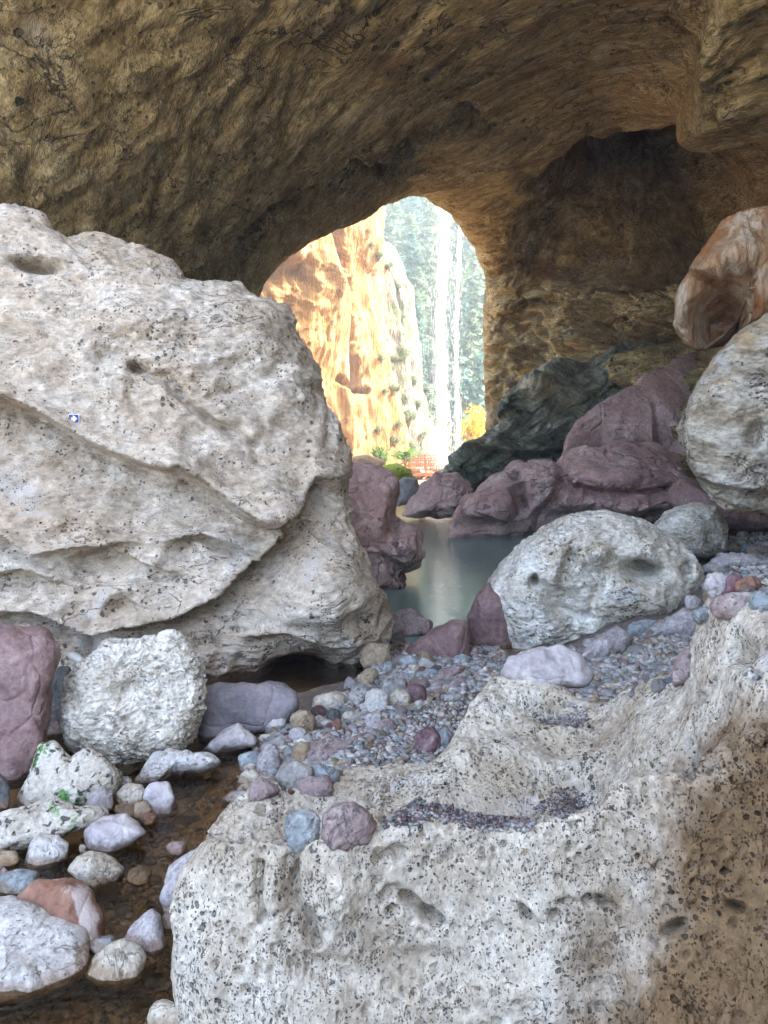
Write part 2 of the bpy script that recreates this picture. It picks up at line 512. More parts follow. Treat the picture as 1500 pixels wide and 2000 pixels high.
# a few stones with two tones, as in the photograph
SM['lilac_white'] = rock_mat('lilac_white_stone', PAL['lilac'], scale=3, bump=.015, fine=8, rough=.7, patches=[((.62, .60, .58), 3, .5, .62, .8), ((.18, .10, .12), 2.5, .6, .66, .8)], wet=(.02, (.10, .05, .018)))
SM['red_white'] = rock_mat('red_white_stone', PAL['rust'], scale=3, bump=.012, fine=8, rough=.6, patches=[((.50, .45, .43), 2.2, .5, .56, .85)], wet=(.02, (.09, .05, .018)))
M['leaf_green'] = plain_mat('green_leaves', (.09, .16, .035), trans=.3)
M['leaf_yellow'] = plain_mat('yellow_leaves', (.50, .34, .04), trans=.3)
M['leaf_grey'] = plain_mat('grey_green_leaves', (.14, .17, .09), trans=.3)
M['needle'] = plain_mat('conifer_needles', (.075, .16, .125), trans=.25)
M['needle2'] = plain_mat('pale_conifer_needles', (.14, .20, .12), trans=.25)
M['bark'] = plain_mat('bark', (.12, .09, .07))
M['moss'] = plain_mat('moss', (.22, .28, .02), var=.4)
M['timber'] = plain_mat('red_brown_timber', (.34, .13, .06), var=.3)
M['driftwood'] = plain_mat('bleached_driftwood', (.50, .46, .42), var=.3, scale=20)
M['sign_blue'] = plain_mat('sign_blue', (.035, .06, .22), .5, .05)
M['sign_white'] = plain_mat('sign_white', (.75, .77, .80), .5, .05)
M['fall'] = plain_mat('falling_water', (.85, .87, .88), .4, .02, trans=.5)
M['pool'] = water_mat('pool_water_surface', (.45, .5, .42), (.32, .46, .43), .62, .0040, 10)
M['stream'] = water_mat('stream_water_surface', (.90, .80, .62), (.10, .06, .02), .03, .012, 13)

# ------------------------------------------------------------------ ground
GC = [(100, 1950, -.2), (250, 1900, -.22), (330, 1800, -.24), (380, 1600, -.2), (430, 1500, -.14), (330, 1450, -.16), (200, 1600, -.15), (50, 1700, -.13),
      (0, 1500, -.06), (640, 1340, -.22), (560, 1430, .03), (520, 1500, .02), (470, 1540, .01), (600, 1430, .06), (700, 1350, .06), (800, 1300, .1), (750, 1450, .13),
      (850, 1420, .16), (850, 1285, .06), (950, 1310, .16), (1100, 1350, .24), (1200, 1300, .30), (1300, 1270, .36), (1400, 1150, .55),
      (1500, 1100, .72), (1480, 1040, .72), (1300, 1200, .38), (1000, 1262, .0), (1100, 1290, .06), (880, 1232, -.1), (800, 1222, -.1), (830, 1170, -.5), (850, 1100, -.9), (850, 1050, -.9),
      (720, 1270, -.02), (250, 1350, -.05), (500, 1340, -.15), (100, 1350, .1)]
GP = np.array([PZ(*g) for g in GC] + [(0.5, 9.6, -.7), (1.3, 10.6, -.7), (.9, 13, -.9), (2, 14, -.7), (1.5, 17, -.9), (.6, 11.5, -.8), (-5, 8, .3), (8, 10, 1.2), (9, 16, 1.6), (6, 24, 1.), (0, 22, -.7), (0.5, 35, -.5), (-5, 25, .2), (-8, 3, .3), (-8, -10, 0),
    (8, 0, 1.), (4.5, 3.5, .9), (2, -2, .2), (0, -12, .2), (0, 45, -.6), (0, 60, -.7), (6, 55, -.7), (-20, 20, 0), (20, 20, 1), (-30, 80, -.5), (30, 80, -.5), (0, 140, -.5),
    (-30, -40, 0), (30, -40, 0), (1.2, 2.5, .0), (.5, 1.5, -.1), (-.4, 2.2, -.22), (-1.2, 1.2, -.2)], float)

def zg(x, y):
    x, y = np.asarray(x, float), np.asarray(y, float)
    s = np.zeros_like(x)
    t = np.zeros_like(x)
    for gx, gy, gz in GP:
        d2 = (x - gx) ** 2 + (y - gy) ** 2 + .02
        wt = d2 ** -1.7
        s += wt * gz
        t += wt
    return s / t

def axis(lo, hi, dlo, dhi, fine, coarse):
    a = list(np.arange(dlo, dhi, fine))
    x, st = dhi, fine
    while x < hi:
        a.append(x)
        st = min(st * 1.15, coarse)
        x += st
    x, st = dlo - fine, fine
    while x > lo:
        a.insert(0, x)
        st = min(st * 1.15, coarse)
        x -= st
    return np.array(a)

gx, gy = axis(-70, 70, -3.4, 5.0, .035, 5), axis(-60, 150, 1.4, 10.5, .035, 5)
X, Y = np.meshgrid(gx, gy)
Z = zg(X.ravel(), Y.ravel())
v = np.stack([X.ravel(), Y.ravel(), Z], 1)
v[:, 2] += .03 * fbm(v * 2.2, 3) + .018 * fbm(v * 9, 3)
ground = link('ground', mesh_np('ground', v, grid_faces(len(gy), len(gx))), M['ground'])
tag(ground, kind='structure')

def plane(name, x0, x1, y0, y1, z, mat, holes=None):
    me = mesh_np(name, [(x0, y0, z), (x1, y0, z), (x1, y1, z), (x0, y1, z)], np.array([[0, 1, 2, 3]]))
    return tag(link(name, me, mat), kind='structure')
plane('stream_water', -6, 1.6, -3, 7.45, 0.0, M['stream'])
plane('pool_water', -3.5, 5.5, 7.454, 30, -0.004, M['pool'])

# ------------------------------------------------------------------ the cave: one thick shell of rock open at both ends
def row(lst):
    return np.array([P(*q) if q[2] is not None else None for q in lst])
R4 = row([(430, 900, 22), (440, 700, 23), (496, 541, 24), (596, 458, 25), (694, 408, 27), (820, 366, 31), (898, 424, 35), (942, 520, 37), (950, 650, 38), (957, 790, 38), (960, 960, 38)])
R3 = row([(300, 900, 18), (330, 640, 18.5), (400, 500, 18.5), (560, 392, 19), (690, 345, 20), (840, 300, 22), (985, 365, 27), (1075, 470, 32), (1070, 600, 34), (1050, 750, 34), (1050, 960, 34)])
R2 = row([(-120, 900, 14), (-60, 560, 14), (100, 390, 14), (430, 220, 14.5), (700, 140, 15), (960, 120, 16.0), (1190, 215, 22), (1285, 395, 27), (1275, 560, 24), (1260, 700, 24), (1250, 960, 23)])
R1 = row([(-800, 900, 10), (-720, 420, 10), (-420, 100, 11), (180, -90, 11.5), (700, -220, 11.5), (1120, -150, 11.5), (1440, 20, 12.5), (1530, 250, 14), (1545, 480, 15.5), (1530, 700, 16), (1510, 1000, 16)])
R0 = np.array([(-15, 6.5, -1), (-14.5, 6.5, 5), (-12, 6.5, 9), (-6, 6.5, 11.2), (0, 6.5, 11.6), (2.6, 6.5, 9.0), (4.2, 6.5, 7.6), (5.2, 6.5, 6.2), (5.6, 6.5, 4.5), (5.7, 6.5, 2.5), (5.7, 6.5, -1)], float)  # right side lowered out of view to shade the right of the vault
RM = np.array([(-19, 3, -1), (-18.5, 3, 8), (-15, 3, 12.5), (-8, 3, 15.5), (-1, 2.5, 15.5), (2.2, -1, 10.5), (3.4, -5, 8.5), (3.8, -8, 7.0), (3.8, -9, 5), (3.4, -9, 2.5), (3.3, -9, -1)], float)  # unseen mouth; its right side is drawn back and lowered to block light

def outward(r, k, cx, cz):
    o = r.copy()
    dx, dz = r[:, 0] - cx, r[:, 2] - cz
    d = np.hypot(dx, dz)
    o[:, 0] += dx / d * k
    o[:, 2] += dz / d * k
    return o
O4 = outward(R4, 9, 0, 2)
O4[:, 1] += 3.5
OM = outward(RM, 8, 0, 0)
OM[:, 1] -= .5
ROWS = np.stack([OM, (OM + O4) / 2 + np.array([3, 0, 8]), O4, R4, R3, R2, R1, R0, RM, OM])
tv = np.concatenate([np.linspace(0, 2, 16, endpoint=False), np.linspace(2, 3, 30, endpoint=False), np.linspace(3, 6, 400, endpoint=False),
                     np.linspace(6, 7, 60, endpoint=False), np.linspace(7, 9, 30)])
NU = 460
tu = np.linspace(0, 10, NU)
A = interp1(ROWS, tv)
G = np.swapaxes(interp1(np.swapaxes(A, 0, 1), tu), 0, 1)          # rows x cols x 3
nrm = grid_normals(G)
cen = np.array([0., 0, 2.])
flip = np.sign(((cen[[0, 2]] - G[..., [0, 2]]) * nrm[..., [0, 2]]).sum(-1, keepdims=True))
inner = ((tv > 2.7) & (tv < 8.2)).astype(float)[:, None, None]
pts = G.reshape(-1, 3)
wp = pts + 0.8 * np.stack([fbm(pts * .25 + k * 9.1, 2) for k in range(3)], 1)
# strata run obliquely over the vault: sharp little steps
s1 = wp @ np.array([.55, -.25, .95])
s1 = s1 * .8 + 1.0 * fbm(wp * .22, 3)
step = (s1 % 1.0)
step = sstep(0, .8, step) * (1 - sstep(.86, 1.0, step))
# fine ribs slanting across the vault (u to the right, v towards the mouth)
uu, vv_ = np.broadcast_to(tu * 2.6, (len(tv), NU)).ravel(), np.broadcast_to((tv * 5.0)[:, None], (len(tv), NU)).ravel()
ca, sa = math.cos(R(48)), math.sin(R(48))
rp = np.stack([(uu * ca + vv_ * sa) * .35, (-uu * sa + vv_ * ca) * 1.7, 0 * uu], 1)
ribs = fbm(rp, 2, .5, True)
ca, sa = math.cos(R(48)), math.sin(R(48))
dp = np.stack([(wp[:, 0] * ca - wp[:, 1] * sa) * .35, (wp[:, 0] * sa + wp[:, 1] * ca) * 1.0, wp[:, 2] * .9], 1)
k1, k2 = worley(dp * .9, True)
k3, k4 = worley(dp * 2.2, True, 7)
dq = np.stack([dp[:, 0] * .6, dp[:, 1] * 2.2, dp[:, 2] * 1.6], 1)
d = .34 * fbm(wp * .25, 3) + .08 * (sstep(0, .4, k2 - k1) - .6) + .035 * (sstep(0, .4, k4 - k3) - .6) + .06 * fbm(dp * 1.3, 4, .55, True) + .05 * fbm(dq * 1.2, 3, .5, True) + .02 * fbm(wp * 2.4, 3, .5)
wr = wp[:] * np.array([.55, .55, .9])
wf1, wf2 = worley(wr, True)
wf3, wf4 = worley(wr * 2.4, True, 3)
rside = sstep(7.0, 8.2, uu / 2.6) * sstep(3.05, 3.7, np.repeat(tv, NU)) * (1 - sstep(6, 6.6, np.repeat(tv, NU)))
d += rside * (.9 * (sstep(0, .5, wf2 - wf1) - .5) + .35 * (sstep(0, .45, wf4 - wf3) - .5) + .3 * fbm(wp * 1.2, 4, .55, True))
rim = np.exp(-((tv - 3.0) / .35) ** 2)[:, None].repeat(NU, 1).ravel()
d *= 1 - .45 * rim
n3 = (nrm * flip * inner).reshape(-1, 3)
pts = pts + n3 * d[:, None]
# photo-placed relief of the vault: buttress band, recess, ledges and knobs
def along(px, py, line, wd):
    """signed distance below a polyline (py as a function of px), and its gate in x"""
    lx, ly = zip(*line)
    yl = np.interp(px, lx, ly)
    gate = sstep(lx[0] - wd, lx[0] + wd, px) * (1 - sstep(lx[-1] - wd, lx[-1] + wd, px))
    return py - yl, gate
def relief(px, py, ops):
    h = np.zeros_like(px)
    for op in ops:
        if op[0] == 'b':            # blob: cx cy rx ry rot amp
            _, cx, cy, rx, ry, ro, am = op
            c_, s_ = math.cos(R(ro)), math.sin(R(ro))
            a, b = (px - cx) * c_ + (py - cy) * s_, -(px - cx) * s_ + (py - cy) * c_
            h += am * np.exp(-((a / rx) ** 2 + (b / ry) ** 2) ** 1.3)
        elif op[0] == 'l':          # ledge: recessed below the line, fading over dec
            _, line, am, dec = op[:4]
            dd, g = along(px, py, line, 40)
            h -= am * g * sstep(-4, 14, dd) * np.exp(-np.maximum(dd, 0) / dec)
            h += .35 * am * g * np.exp(-(dd / (dec * .35)) ** 2) * (dd < 0)
        elif op[0] == 'g':          # groove along a polyline of any direction
            _, line, am, wd = op
            best = np.full_like(px, 1e9)
            for (x0, y0), (x1, y1) in zip(line[:-1], line[1:]):
                ex, ey = x1 - x0, y1 - y0
                tt = np.clip(((px - x0) * ex + (py - y0) * ey) / (ex * ex + ey * ey), 0, 1)
                best = np.minimum(best, np.hypot(px - x0 - tt * ex, py - y0 - tt * ey))
            h -= am * np.exp(-(best / wd) ** 2)
    return h
px, py = proj(pts)
front = (pts[:, 1] > 5) & (inner.repeat(NU, 1).ravel() > 0)
wob = 26 * fbm(pts * .9, 4)
ops = [('l', [(470, 455), (560, 400), (650, 345), (730, 300), (800, 262), (900, 225), (960, 232)], .5, 30), ('l', [(330, 540), (450, 490), (560, 440), (700, 385), (800, 345)], .35, 40),
       ('g', [(490, 440), (600, 380), (700, 322)], .4, 8), ('g', [(700, 322), (760, 345), (840, 262), (930, 222)], .4, 9),
       ('b', 1235, 425, 190, 105, -20, -4.8), ('b', 1170, 455, 90, 55, -30, -2.2), ('b', 1330, 420, 90, 70, 0, -2.0), ('l', [(1080, 430), (1130, 415), (1220, 390), (1340, 330)], -.7, 60), ('b', 1110, 500, 60, 40, -30, -1.8), ('l', [(1000, 600), (1080, 570), (1180, 560), (1300, 540)], .8, 40), ('b', 1230, 650, 60, 22, -5, -1.6),
       ('b', 915, 225, 26, 14, 0, -.7), ('b', 1400, 240, 60, 120, 10, .9), ('b', 1440, 60, 45, 80, 0, .8), ('b', 1480, 180, 40, 60, 0, .7),
       ('l', [(1060, 520), (1180, 470), (1300, 425), (1400, 400)], -.6, 70), ('b', 1180, 640, 60, 26, 10, -1.4), ('b', 1300, 680, 80, 40, 0, -1.6),
       ('l', [(970, 560), (1060, 520), (1100, 500)], -.7, 90), ('b', 1050, 690, 25, 40, 0, -.7), ('g', [(1090, 560), (1150, 600), (1260, 590), (1330, 620)], .6, 14)]
h = relief(px + wob, py + wob, ops) * front
pts = pts + n3 * h[:, None]
uvs = np.stack([np.broadcast_to(tu * 2.6, (len(tv), NU)).ravel(), np.broadcast_to((tv * 5.0)[:, None], (len(tv), NU)).ravel()], 1)
cave = link('cave_rock', mesh_np('cave_rock', pts, grid_faces(len(tv), NU), uvs), M['cave'])
tag(cave, kind='structure')

# ------------------------------------------------------------------ outside the arch: cliff, hill, far bank
def loft(name, rows, nv, nu, mat, amp, kind='structure', ops=None, uvscale=1.0):
    rows = np.array([[P(*q) if len(q) == 3 and not isinstance(q, np.ndarray) else q for q in r] for r in rows], float)
    A = interp1(rows, np.linspace(0, rows.shape[0] - 1, nv))
    G = np.swapaxes(interp1(np.swapaxes(A, 0, 1), np.linspace(0, rows.shape[1] - 1, nu)), 0, 1)
    n = grid_normals(G).reshape(-1, 3)
    p = G.reshape(-1, 3)
    tocam = np.array([0, 0, CAMZ]) - p
    n *= np.sign((n * tocam).sum(1).mean())
    p = p + n * amp(p)[:, None]
    if ops:
        a, b = proj(p)
        p = p + n * relief(a, b, ops)[:, None]
    o = link(name, mesh_np(name, p, grid_faces(nv, nu)), mat)
    return tag(o, kind=kind), p

# rows bottom to top, columns left to right, last columns turn back into depth
CL = [[(300, 950, 46), (480, 950, 49), (600, 945, 52), (700, 935, 55), (760, 930, 58), (820, 925, 62), (865, 915, 66), (880, 905, 74), (870, 900, 90)],
      [(300, 800, 45), (480, 800, 48), (590, 800, 51), (680, 800, 54), (745, 800, 58), (800, 805, 62), (835, 810, 67), (842, 810, 76), (825, 815, 92)],
      [(300, 650, 44), (480, 650, 47), (580, 650, 51), (660, 650, 55), (725, 650, 59), (775, 655, 63), (812, 660, 67), (815, 670, 76), (800, 680, 92)],
      [(300, 540, 42), (480, 540, 45), (580, 540, 50), (655, 540, 55), (715, 540, 60), (765, 550, 64), (793, 565, 67), (790, 580, 76), (770, 590, 92)],
      [(300, 440, 41), (480, 440, 44), (590, 440, 49), (660, 440, 53), (716, 445, 57), (737, 478, 64), (768, 505, 68), (755, 520, 78), (735, 530, 92)],
      [(300, 300, 42), (480, 300, 45), (590, 330, 50), (660, 350, 54), (714, 372, 58), (717, 470, 66), (722, 482, 76), (705, 500, 86), (690, 510, 96)],
      [(300, 200, 46), (480, 200, 49), (590, 230, 54), (660, 250, 58), (712, 270, 62), (712, 462, 72), (705, 470, 84), (690, 490, 94), (680, 500, 100)]]
CL = [[(x - (22 if 1 <= ri <= 4 and ci >= 5 else 0), y, d_) for ci, (x, y, d_) in enumerate(r)] for ri, r in enumerate(CL)]
def cliff_amp(p):
    wq = p + 1.2 * np.stack([fbm(p * .3 + k * 5, 3) for k in range(3)], 1)
    f1, f2 = worley(wq * np.array([.28, .28, .08]), True)
    f3, f4 = worley(wq * np.array([.8, .8, .30]), True, 4)
    led = (wq[:, 2] * .34 + .5 * fbm(p * .12, 2)) % 1.0
    return 1.3 * fbm(p * np.array([.20, .20, .045]), 3, .5, True) + .16 * (sstep(0, .5, f2 - f1) - .5) + .10 * (sstep(0, .4, f4 - f3) - .5) + .10 * (sstep(0, .75, led) * (1 - sstep(.8, 1, led)) - .5) + .30 * fbm(p * np.array([1.2, 1.2, .35]), 5, .6, True)
cliff, cliff_v = loft('cliff', CL, 330, 330, M['cliff'], cliff_amp,
    ops=[('b', 550, 545, 55, 28, -15, -2.5), ('b', 520, 590, 60, 40, 0, -2.2), ('g', [(655, 430), (662, 520), (690, 640), (700, 760)], 1.2, 8), ('b', 640, 600, 40, 120, 5, 1.2), ('g', [(660, 740), (720, 765)], .8, 5)])

# the shoulder right of the orange face is another, greyer and overgrown rock
M['cliff_grey'] = rock_mat('grey_cliff', [(0.25, (.07, .058, .035)), (0.42, (.125, .108, .07)), (0.56, (.17, .15, .105)), (0.74, (.24, .21, .16))],
    scale=0.5, bump=0.5, fine=8, stretch=(1.6, 1.6, 0.5), veins=[(.5, .02, .4, (.08, .06, .03), .7, (1.4, 1.4, .6))],
    patches=[((.20, .115, .045), .18, .54, .66, .7), ((.05, .075, .03), .35, .52, .62, .75)], contrast=(.35, 1.35))
cliff.data.materials.append(M['cliff_grey'])
cols_ = np.tile(np.arange(329), 329) / 328 * 8
fc_ = cliff_v.reshape(330, 330, 3)[:-1, :-1].reshape(-1, 3)
cliff.data.polygons.foreach_set('material_index', ((cols_ + .5 * fbm(fc_ * .35, 3) - .02 * np.maximum(0, 12 - fc_[:, 2])) > 4.55).astype(np.int32))
cliff.data.update()

def hill_z(x, y):
    t = np.maximum(y - 72 + .35 * np.abs(x - 10), 0)
    return -1 + 56 * np.tanh(1.05 * t / 56)
hx, hy = np.linspace(-60, 75, 140), np.linspace(64, 150, 140)
X, Y = np.meshgrid(hx, hy)
v = np.stack([X.ravel(), Y.ravel(), hill_z(X.ravel(), Y.ravel())], 1)
v[:, 2] += 3.0 * fbm(v * np.array([.06, .06, 0]), 3) + .8 * fbm(v * .3, 3)
hill = tag(link('hillside', mesh_np('hillside', v, grid_faces(140, 140)), M['hill']), kind='structure')

# ------------------------------------------------------------------ boulders
def star(poly, c, n=900, sm=2.0):
    p = np.array(poly, float) - c
    p[:, 1] *= -1
    q = np.roll(p, -1, 0)
    th = np.arange(n) / n * 2 * np.pi
    d = np.stack([np.cos(th), np.sin(th)], 1)
    e = q - p
    den = d[:, None, 0] * e[None, :, 1] - d[:, None, 1] * e[None, :, 0]
    den = np.where(np.abs(den) < 1e-9, 1e-9, den)
    t = (p[None, :, 0] * e[None, :, 1] - p[None, :, 1] * e[None, :, 0]) / den
    s = (p[None, :, 0] * d[:, None, 1] - p[None, :, 1] * d[:, None, 0]) / den
    t = np.where((s >= -1e-6) & (s <= 1 + 1e-6) & (t > 0), t, -1)
    r = t.max(1)
    r = np.where(r < 0, np.nan, r)
    if np.isnan(r).any():
        ok = ~np.isnan(r)
        r = np.interp(th, th[ok], r[ok], period=2 * np.pi)
    if sm:
        k = int(sm / 360 * n * 3) + 1
        ker = np.exp(-.5 * (np.arange(-k, k + 1) / (sm / 360 * n)) ** 2)
        r = np.convolve(np.concatenate([r[-k:], r, r[:k]]), ker / ker.sum(), 'valid')
    return r

def rock(name, poly, d, T, mat, label, cat='boulder', sub=7, p=2.6, lean=0.0, amp=None, ops=None, cen=None, Tb=None, sm=2.0, group=None, seed=0, skew=0.0, facet=0.0):
    """a solid rock: outline given where it meets the sky or its neighbours, depth T in front of and Tb behind its widest section"""
    c = np.array(cen if cen else np.mean(poly, 0), float)
    rr = star(poly, c, sm=sm)
    n = len(rr)
    Tb = Tb or T
    dirx = (c[0] - 750) / F
    nrm_ = np.array([dirx, 1, -lean])
    nrm_ /= np.linalg.norm(nrm_)
    q_ = np.random.default_rng(seed + 500)
    pn = q_.normal(size=(16, 3))
    pn /= np.linalg.norm(pn, axis=1)[:, None]
    pd = q_.uniform(.68, 1.0, 16)
    def body(dv, rr):
        th = np.arctan2(dv[:, 2], dv[:, 0])
        s = np.hypot(dv[:, 0], dv[:, 2])
        cc = -dv[:, 1]
        rad = np.interp(th % (2 * np.pi), np.arange(n + 1) / n * 2 * np.pi, np.append(rr, rr[0]))
        k = (s ** p + np.abs(cc) ** p) ** (-1 / p)
        fw = fa = 1.0
        if facet:
            fr_ = ((np.maximum(dv @ pn.T, 0) / pd) ** 16).sum(1)
            fr_ = np.minimum((fr_ + 1e-9) ** (-1 / 16), 1.0)
            fw, fa = 1 - facet * (1 - fr_), 1 - .25 * facet * (1 - fr_)
        a, wv = s * k * fa, cc * k * fw
        u, vv = rad * a * np.cos(th), rad * a * np.sin(th)
        dl = d + lean * vv * d / F + skew * u * d / F
        off = np.where(wv > 0, wv * T, wv * Tb)
        return P(c[0] + u, c[1] - vv, dl) - off[:, None] * nrm_, wv, rad
    # the outline as seen should be the outline given: correct the section until it is
    tgt = rr.copy()
    sm_v = ico(5)[0]
    for _ in range(4):
        x_, y_ = proj(body(sm_v, rr)[0])
        ang = np.arctan2(c[1] - y_, x_ - c[0]) % (2 * np.pi)
        b_ = (ang / (2 * np.pi) * 72).astype(int) % 72
        mx_ = np.zeros(72)
        np.maximum.at(mx_, b_, np.hypot(x_ - c[0], y_ - c[1]))
        ok_ = mx_ > 0
        tb = np.interp((np.arange(72) + .5) / 72 * 2 * np.pi, np.arange(n) / n * 2 * np.pi, tgt)
        ra = np.where(ok_, tb / np.maximum(mx_, 1e-6), 1)
        ra = (np.roll(ra, 1) + 2 * ra + np.roll(ra, -1)) / 4
        rr = rr * np.clip(np.interp(np.arange(n) / n * 2 * np.pi, (np.arange(72) + .5) / 72 * 2 * np.pi, ra, period=2 * np.pi), .7, 1.3)
    dv, f = ico(sub)
    q, wv, rad = body(dv, rr)
    nn = vnormals(q, f)
    if nn[np.argmin(q[:, 1]), 1] > 0:
        f = f[:, ::-1]
        nn = -nn
    size = rad.mean() * d / F
    hh = amp(q + seed * 7.7, size) if amp else 0
    q = q + nn * np.reshape(hh, (-1, 1))
    if ops:
        x_, y_ = proj(q)
        wob = 11 * fbm(q * 3.0 / max(size, .3), 4, .6)
        q = q + (relief(x_ + wob, y_ + wob, ops) * sstep(-.1, .4, wv))[:, None] * np.array([-dirx, -1, 0])
    base = np.array([q[:, 0].mean(), q[:, 1].mean(), q[:, 2].min()])
    o = link(name, mesh_np(name, q - base, f), mat, loc=base)
    return tag(o, label, cat, group)

def a_trav(q, s):
    z = q * np.array([1, 1, 1.8])
    wz = q + .25 * s * np.stack([fbm(q / s * .9 + k * 5, 2) for k in range(3)], 1)
    pits = np.maximum(0, .42 - worley(wz * np.array([3.4, 3.4, 5.5]) / s ** .5)) * sstep(.0, .35, fbm(q * 1.3 / s, 3))
    return s * (.10 * fbm(wz / s * 1.2, 4) + .045 * fbm(z / s * 3.5, 4, .6, True) + .014 * fbm(z / s * 14, 3, .65)) - .16 * s ** .6 * pits
def a_purple(q, s):
    wq = q + .16 * s * np.stack([fbm(q / s * 1.1 + k * 5, 2) for k in range(3)], 1)
    f1, f2 = worley(wq * np.array([1.2, 1.2, 1.6]) / s, True)
    f3, f4 = worley(wq * np.array([2.6, 2.6, 3.6]) / s, True, 9)
    g1, g2 = sstep(-.15, .2, fbm(q / s * 1.4 + 3, 2)), sstep(-.05, .3, fbm(q / s * 2 + 8, 2))
    return s * (.17 * fbm(q / s * 1.2, 2) + .08 * (sstep(0, .6, f2 - f1) - .6) - .085 * g1 * np.exp(-((f2 - f1) / .05) ** 2) + g2 * (.035 * (sstep(0, .6, f4 - f3) - .6) - .04 * np.exp(-((f4 - f3) / .05) ** 2)) + .022 * fbm(q / s * 4.5, 5))
def a_craggy(q, s):
    z = q @ np.array([[.80, 0, .60], [0, 1, 0], [-.60, 0, .80]]).T
    wz = z + .16 * s * np.stack([fbm(q / s * 1.3 + k * 5, 3) for k in range(3)], 1)
    f1, f2 = worley(wz * np.array([.75, 1.1, 2.2]) / s, True)
    f3, f4 = worley(wz * np.array([1.8, 2.6, 5.5]) / s, True, 5)
    return s * (.20 * (sstep(0, .5, f2 - f1) - .6) + .06 * (sstep(0, .4, f4 - f3) - .6) + .14 * fbm(q / s * 1.1, 3) + .035 * fbm(z / s * np.array([3, 3, 9]), 4, .6, True))
def a_flute(q, s):
    z = q * np.array([3.2, 3.2, .5])
    return s * (.15 * fbm(q / s * 1.2, 4) + .11 * fbm(z / s * 1.6, 4, .55, True) * sstep(-.2, .3, fbm(q / s * .9 + 4, 2)) + .02 * fbm(q / s * 9, 3))
def a_stone(q, s):
    wq = q + .12 * s * np.stack([fbm(q / s * 1.5 + k * 5, 2) for k in range(3)], 1)
    f1, f2 = worley(wq * .9 / s, True)
    return s * (.10 * fbm(q / s * .9, 3) + .05 * (sstep(0, .5, f2 - f1) - .5) - .025 * np.exp(-((f2 - f1) / .03) ** 2) + .035 * fbm(q / s * 3.0, 5, .58) + .010 * fbm(q / s * 13, 3, .6, True))
def a_rough(q, s):
    wz = q + .2 * s * np.stack([fbm(q / s * 2 + k * 5, 2) for k in range(3)], 1)
    return s * (.11 * fbm(wz / s * 1.8, 5, .55, True) + .06 * fbm(wz / s * np.array([5, 5, 8]), 4, .6, True) + .02 * fbm(q / s * 20, 3)) - .10 * s * np.maximum(0, .5 - worley(wz * 5 / s))

LB = [(-330, 420), (-150, 400), (0, 404), (70, 412), (105, 448), (230, 474), (270, 490), (330, 512), (372, 552), (480, 560), (548, 604), (575, 640), (610, 718), (640, 790), (682, 864),
      (697, 905), (700, 1000), (716, 1070), (742, 1150), (765, 1238), (745, 1275), (705, 1300), (575, 1330), (400, 1345), (0, 1330), (-330, 1340)]
rock('boulder', LB, 7.6, 1.1, M['travertine'], 'huge pale cream boulder filling the left side, undercut by dark ledges', sub=8, p=3.4, lean=.30, Tb=2.5, cen=(230, 900), sm=1.0, amp=a_trav, skew=.12,
     ops=[('l', [(-200, 760), (0, 772), (70, 800), (150, 850), (235, 890), (300, 912), (350, 918), (400, 945), (470, 1000), (530, 1035), (570, 1010), (610, 930)], .42, 100),
          ('b', 530, 985, 75, 55, 20, .28), ('b', 330, 890, 55, 30, 20, .14), ('b', 640, 920, 45, 26, -10, .18), ('b', 600, 1000, 30, 60, 20, -.2),
          ('l', [(-200, 1185), (60, 1195), (120, 1218), (180, 1240), (230, 1222), (330, 1205), (430, 1165), (500, 1115), (560, 1060), (600, 1020)], .36, 60),
          ('l', [(-100, 1040), (0, 1050), (60, 1085), (150, 1070), (250, 1060)], .24, 45), ('l', [(130, 1095), (200, 1070), (260, 1090), (330, 1120)], .18, 35),
          ('l', [(330, 1060), (400, 1045), (470, 1075), (520, 1110)], .22, 40), ('l', [(-60, 1130), (40, 1115), (110, 1140)], .18, 35),
          ('g', [(262, 715), (320, 735), (380, 800), (440, 840), (500, 870)], .14, 9), ('g', [(262, 715), (255, 780), (290, 850)], .06, 12), ('b', 70, 515, 45, 14, 5, -.4), ('l', [(-100, 1255), (30, 1262), (120, 1268)], .15, 30), ('g', [(640, 690), (655, 780), (640, 860)], .08, 10), ('l', [(560, 620), (600, 640), (625, 700)], .08, 25), ('b', 690, 1210, 30, 18, 0, -.16), ('l', [(480, 1250), (560, 1240), (640, 1265), (700, 1262)], .12, 25), ('b', 250, 620, 90, 40, 0, .1), ('g', [(560, 700), (500, 760), (420, 770)], .05, 14),
          ('b', 470, 720, 70, 30, 10, -.08), ('b', 640, 1150, 90, 60, 0, .22), ('b', 560, 1190, 120, 30, 8, .1), ('b', 600, 1320, 70, 30, -5, -.5), ('b', 300, 1000, 130, 50, 0, -.12),
          ('b', 100, 960, 160, 70, 0, -.10), ('g', [(300, 740), (240, 690), (200, 700)], .05, 14)])
OH = [(1312, 600), (1325, 545), (1345, 520), (1390, 470), (1440, 430), (1500, 408), (1620, 400), (1640, 700), (1520, 690), (1465, 660), (1430, 640), (1400, 690), (1365, 700), (1335, 680), (1310, 640)]
rock('overhanging_boulder', OH, 11.5, 1.0, M['overhang'], 'orange streaked overhanging rock above the grey boulder at the right edge', p=2.6, amp=a_flute, cen=(1480, 560), sm=1.2,
     ops=[('b', 1405, 615, 45, 60, 20, -1.9), ('l', [(1330, 520), (1380, 535), (1420, 560), (1440, 620)], .25, 60), ('g', [(1465, 530), (1468, 640)], .2, 7), ('b', 1430, 500, 50, 30, -20, .2)])
RB = [(1330, 840), (1345, 790), (1380, 720), (1440, 650), (1500, 612), (1600, 560), (1720, 600), (1740, 900), (1640, 990), (1500, 1000), (1425, 996), (1385, 965), (1352, 915)]
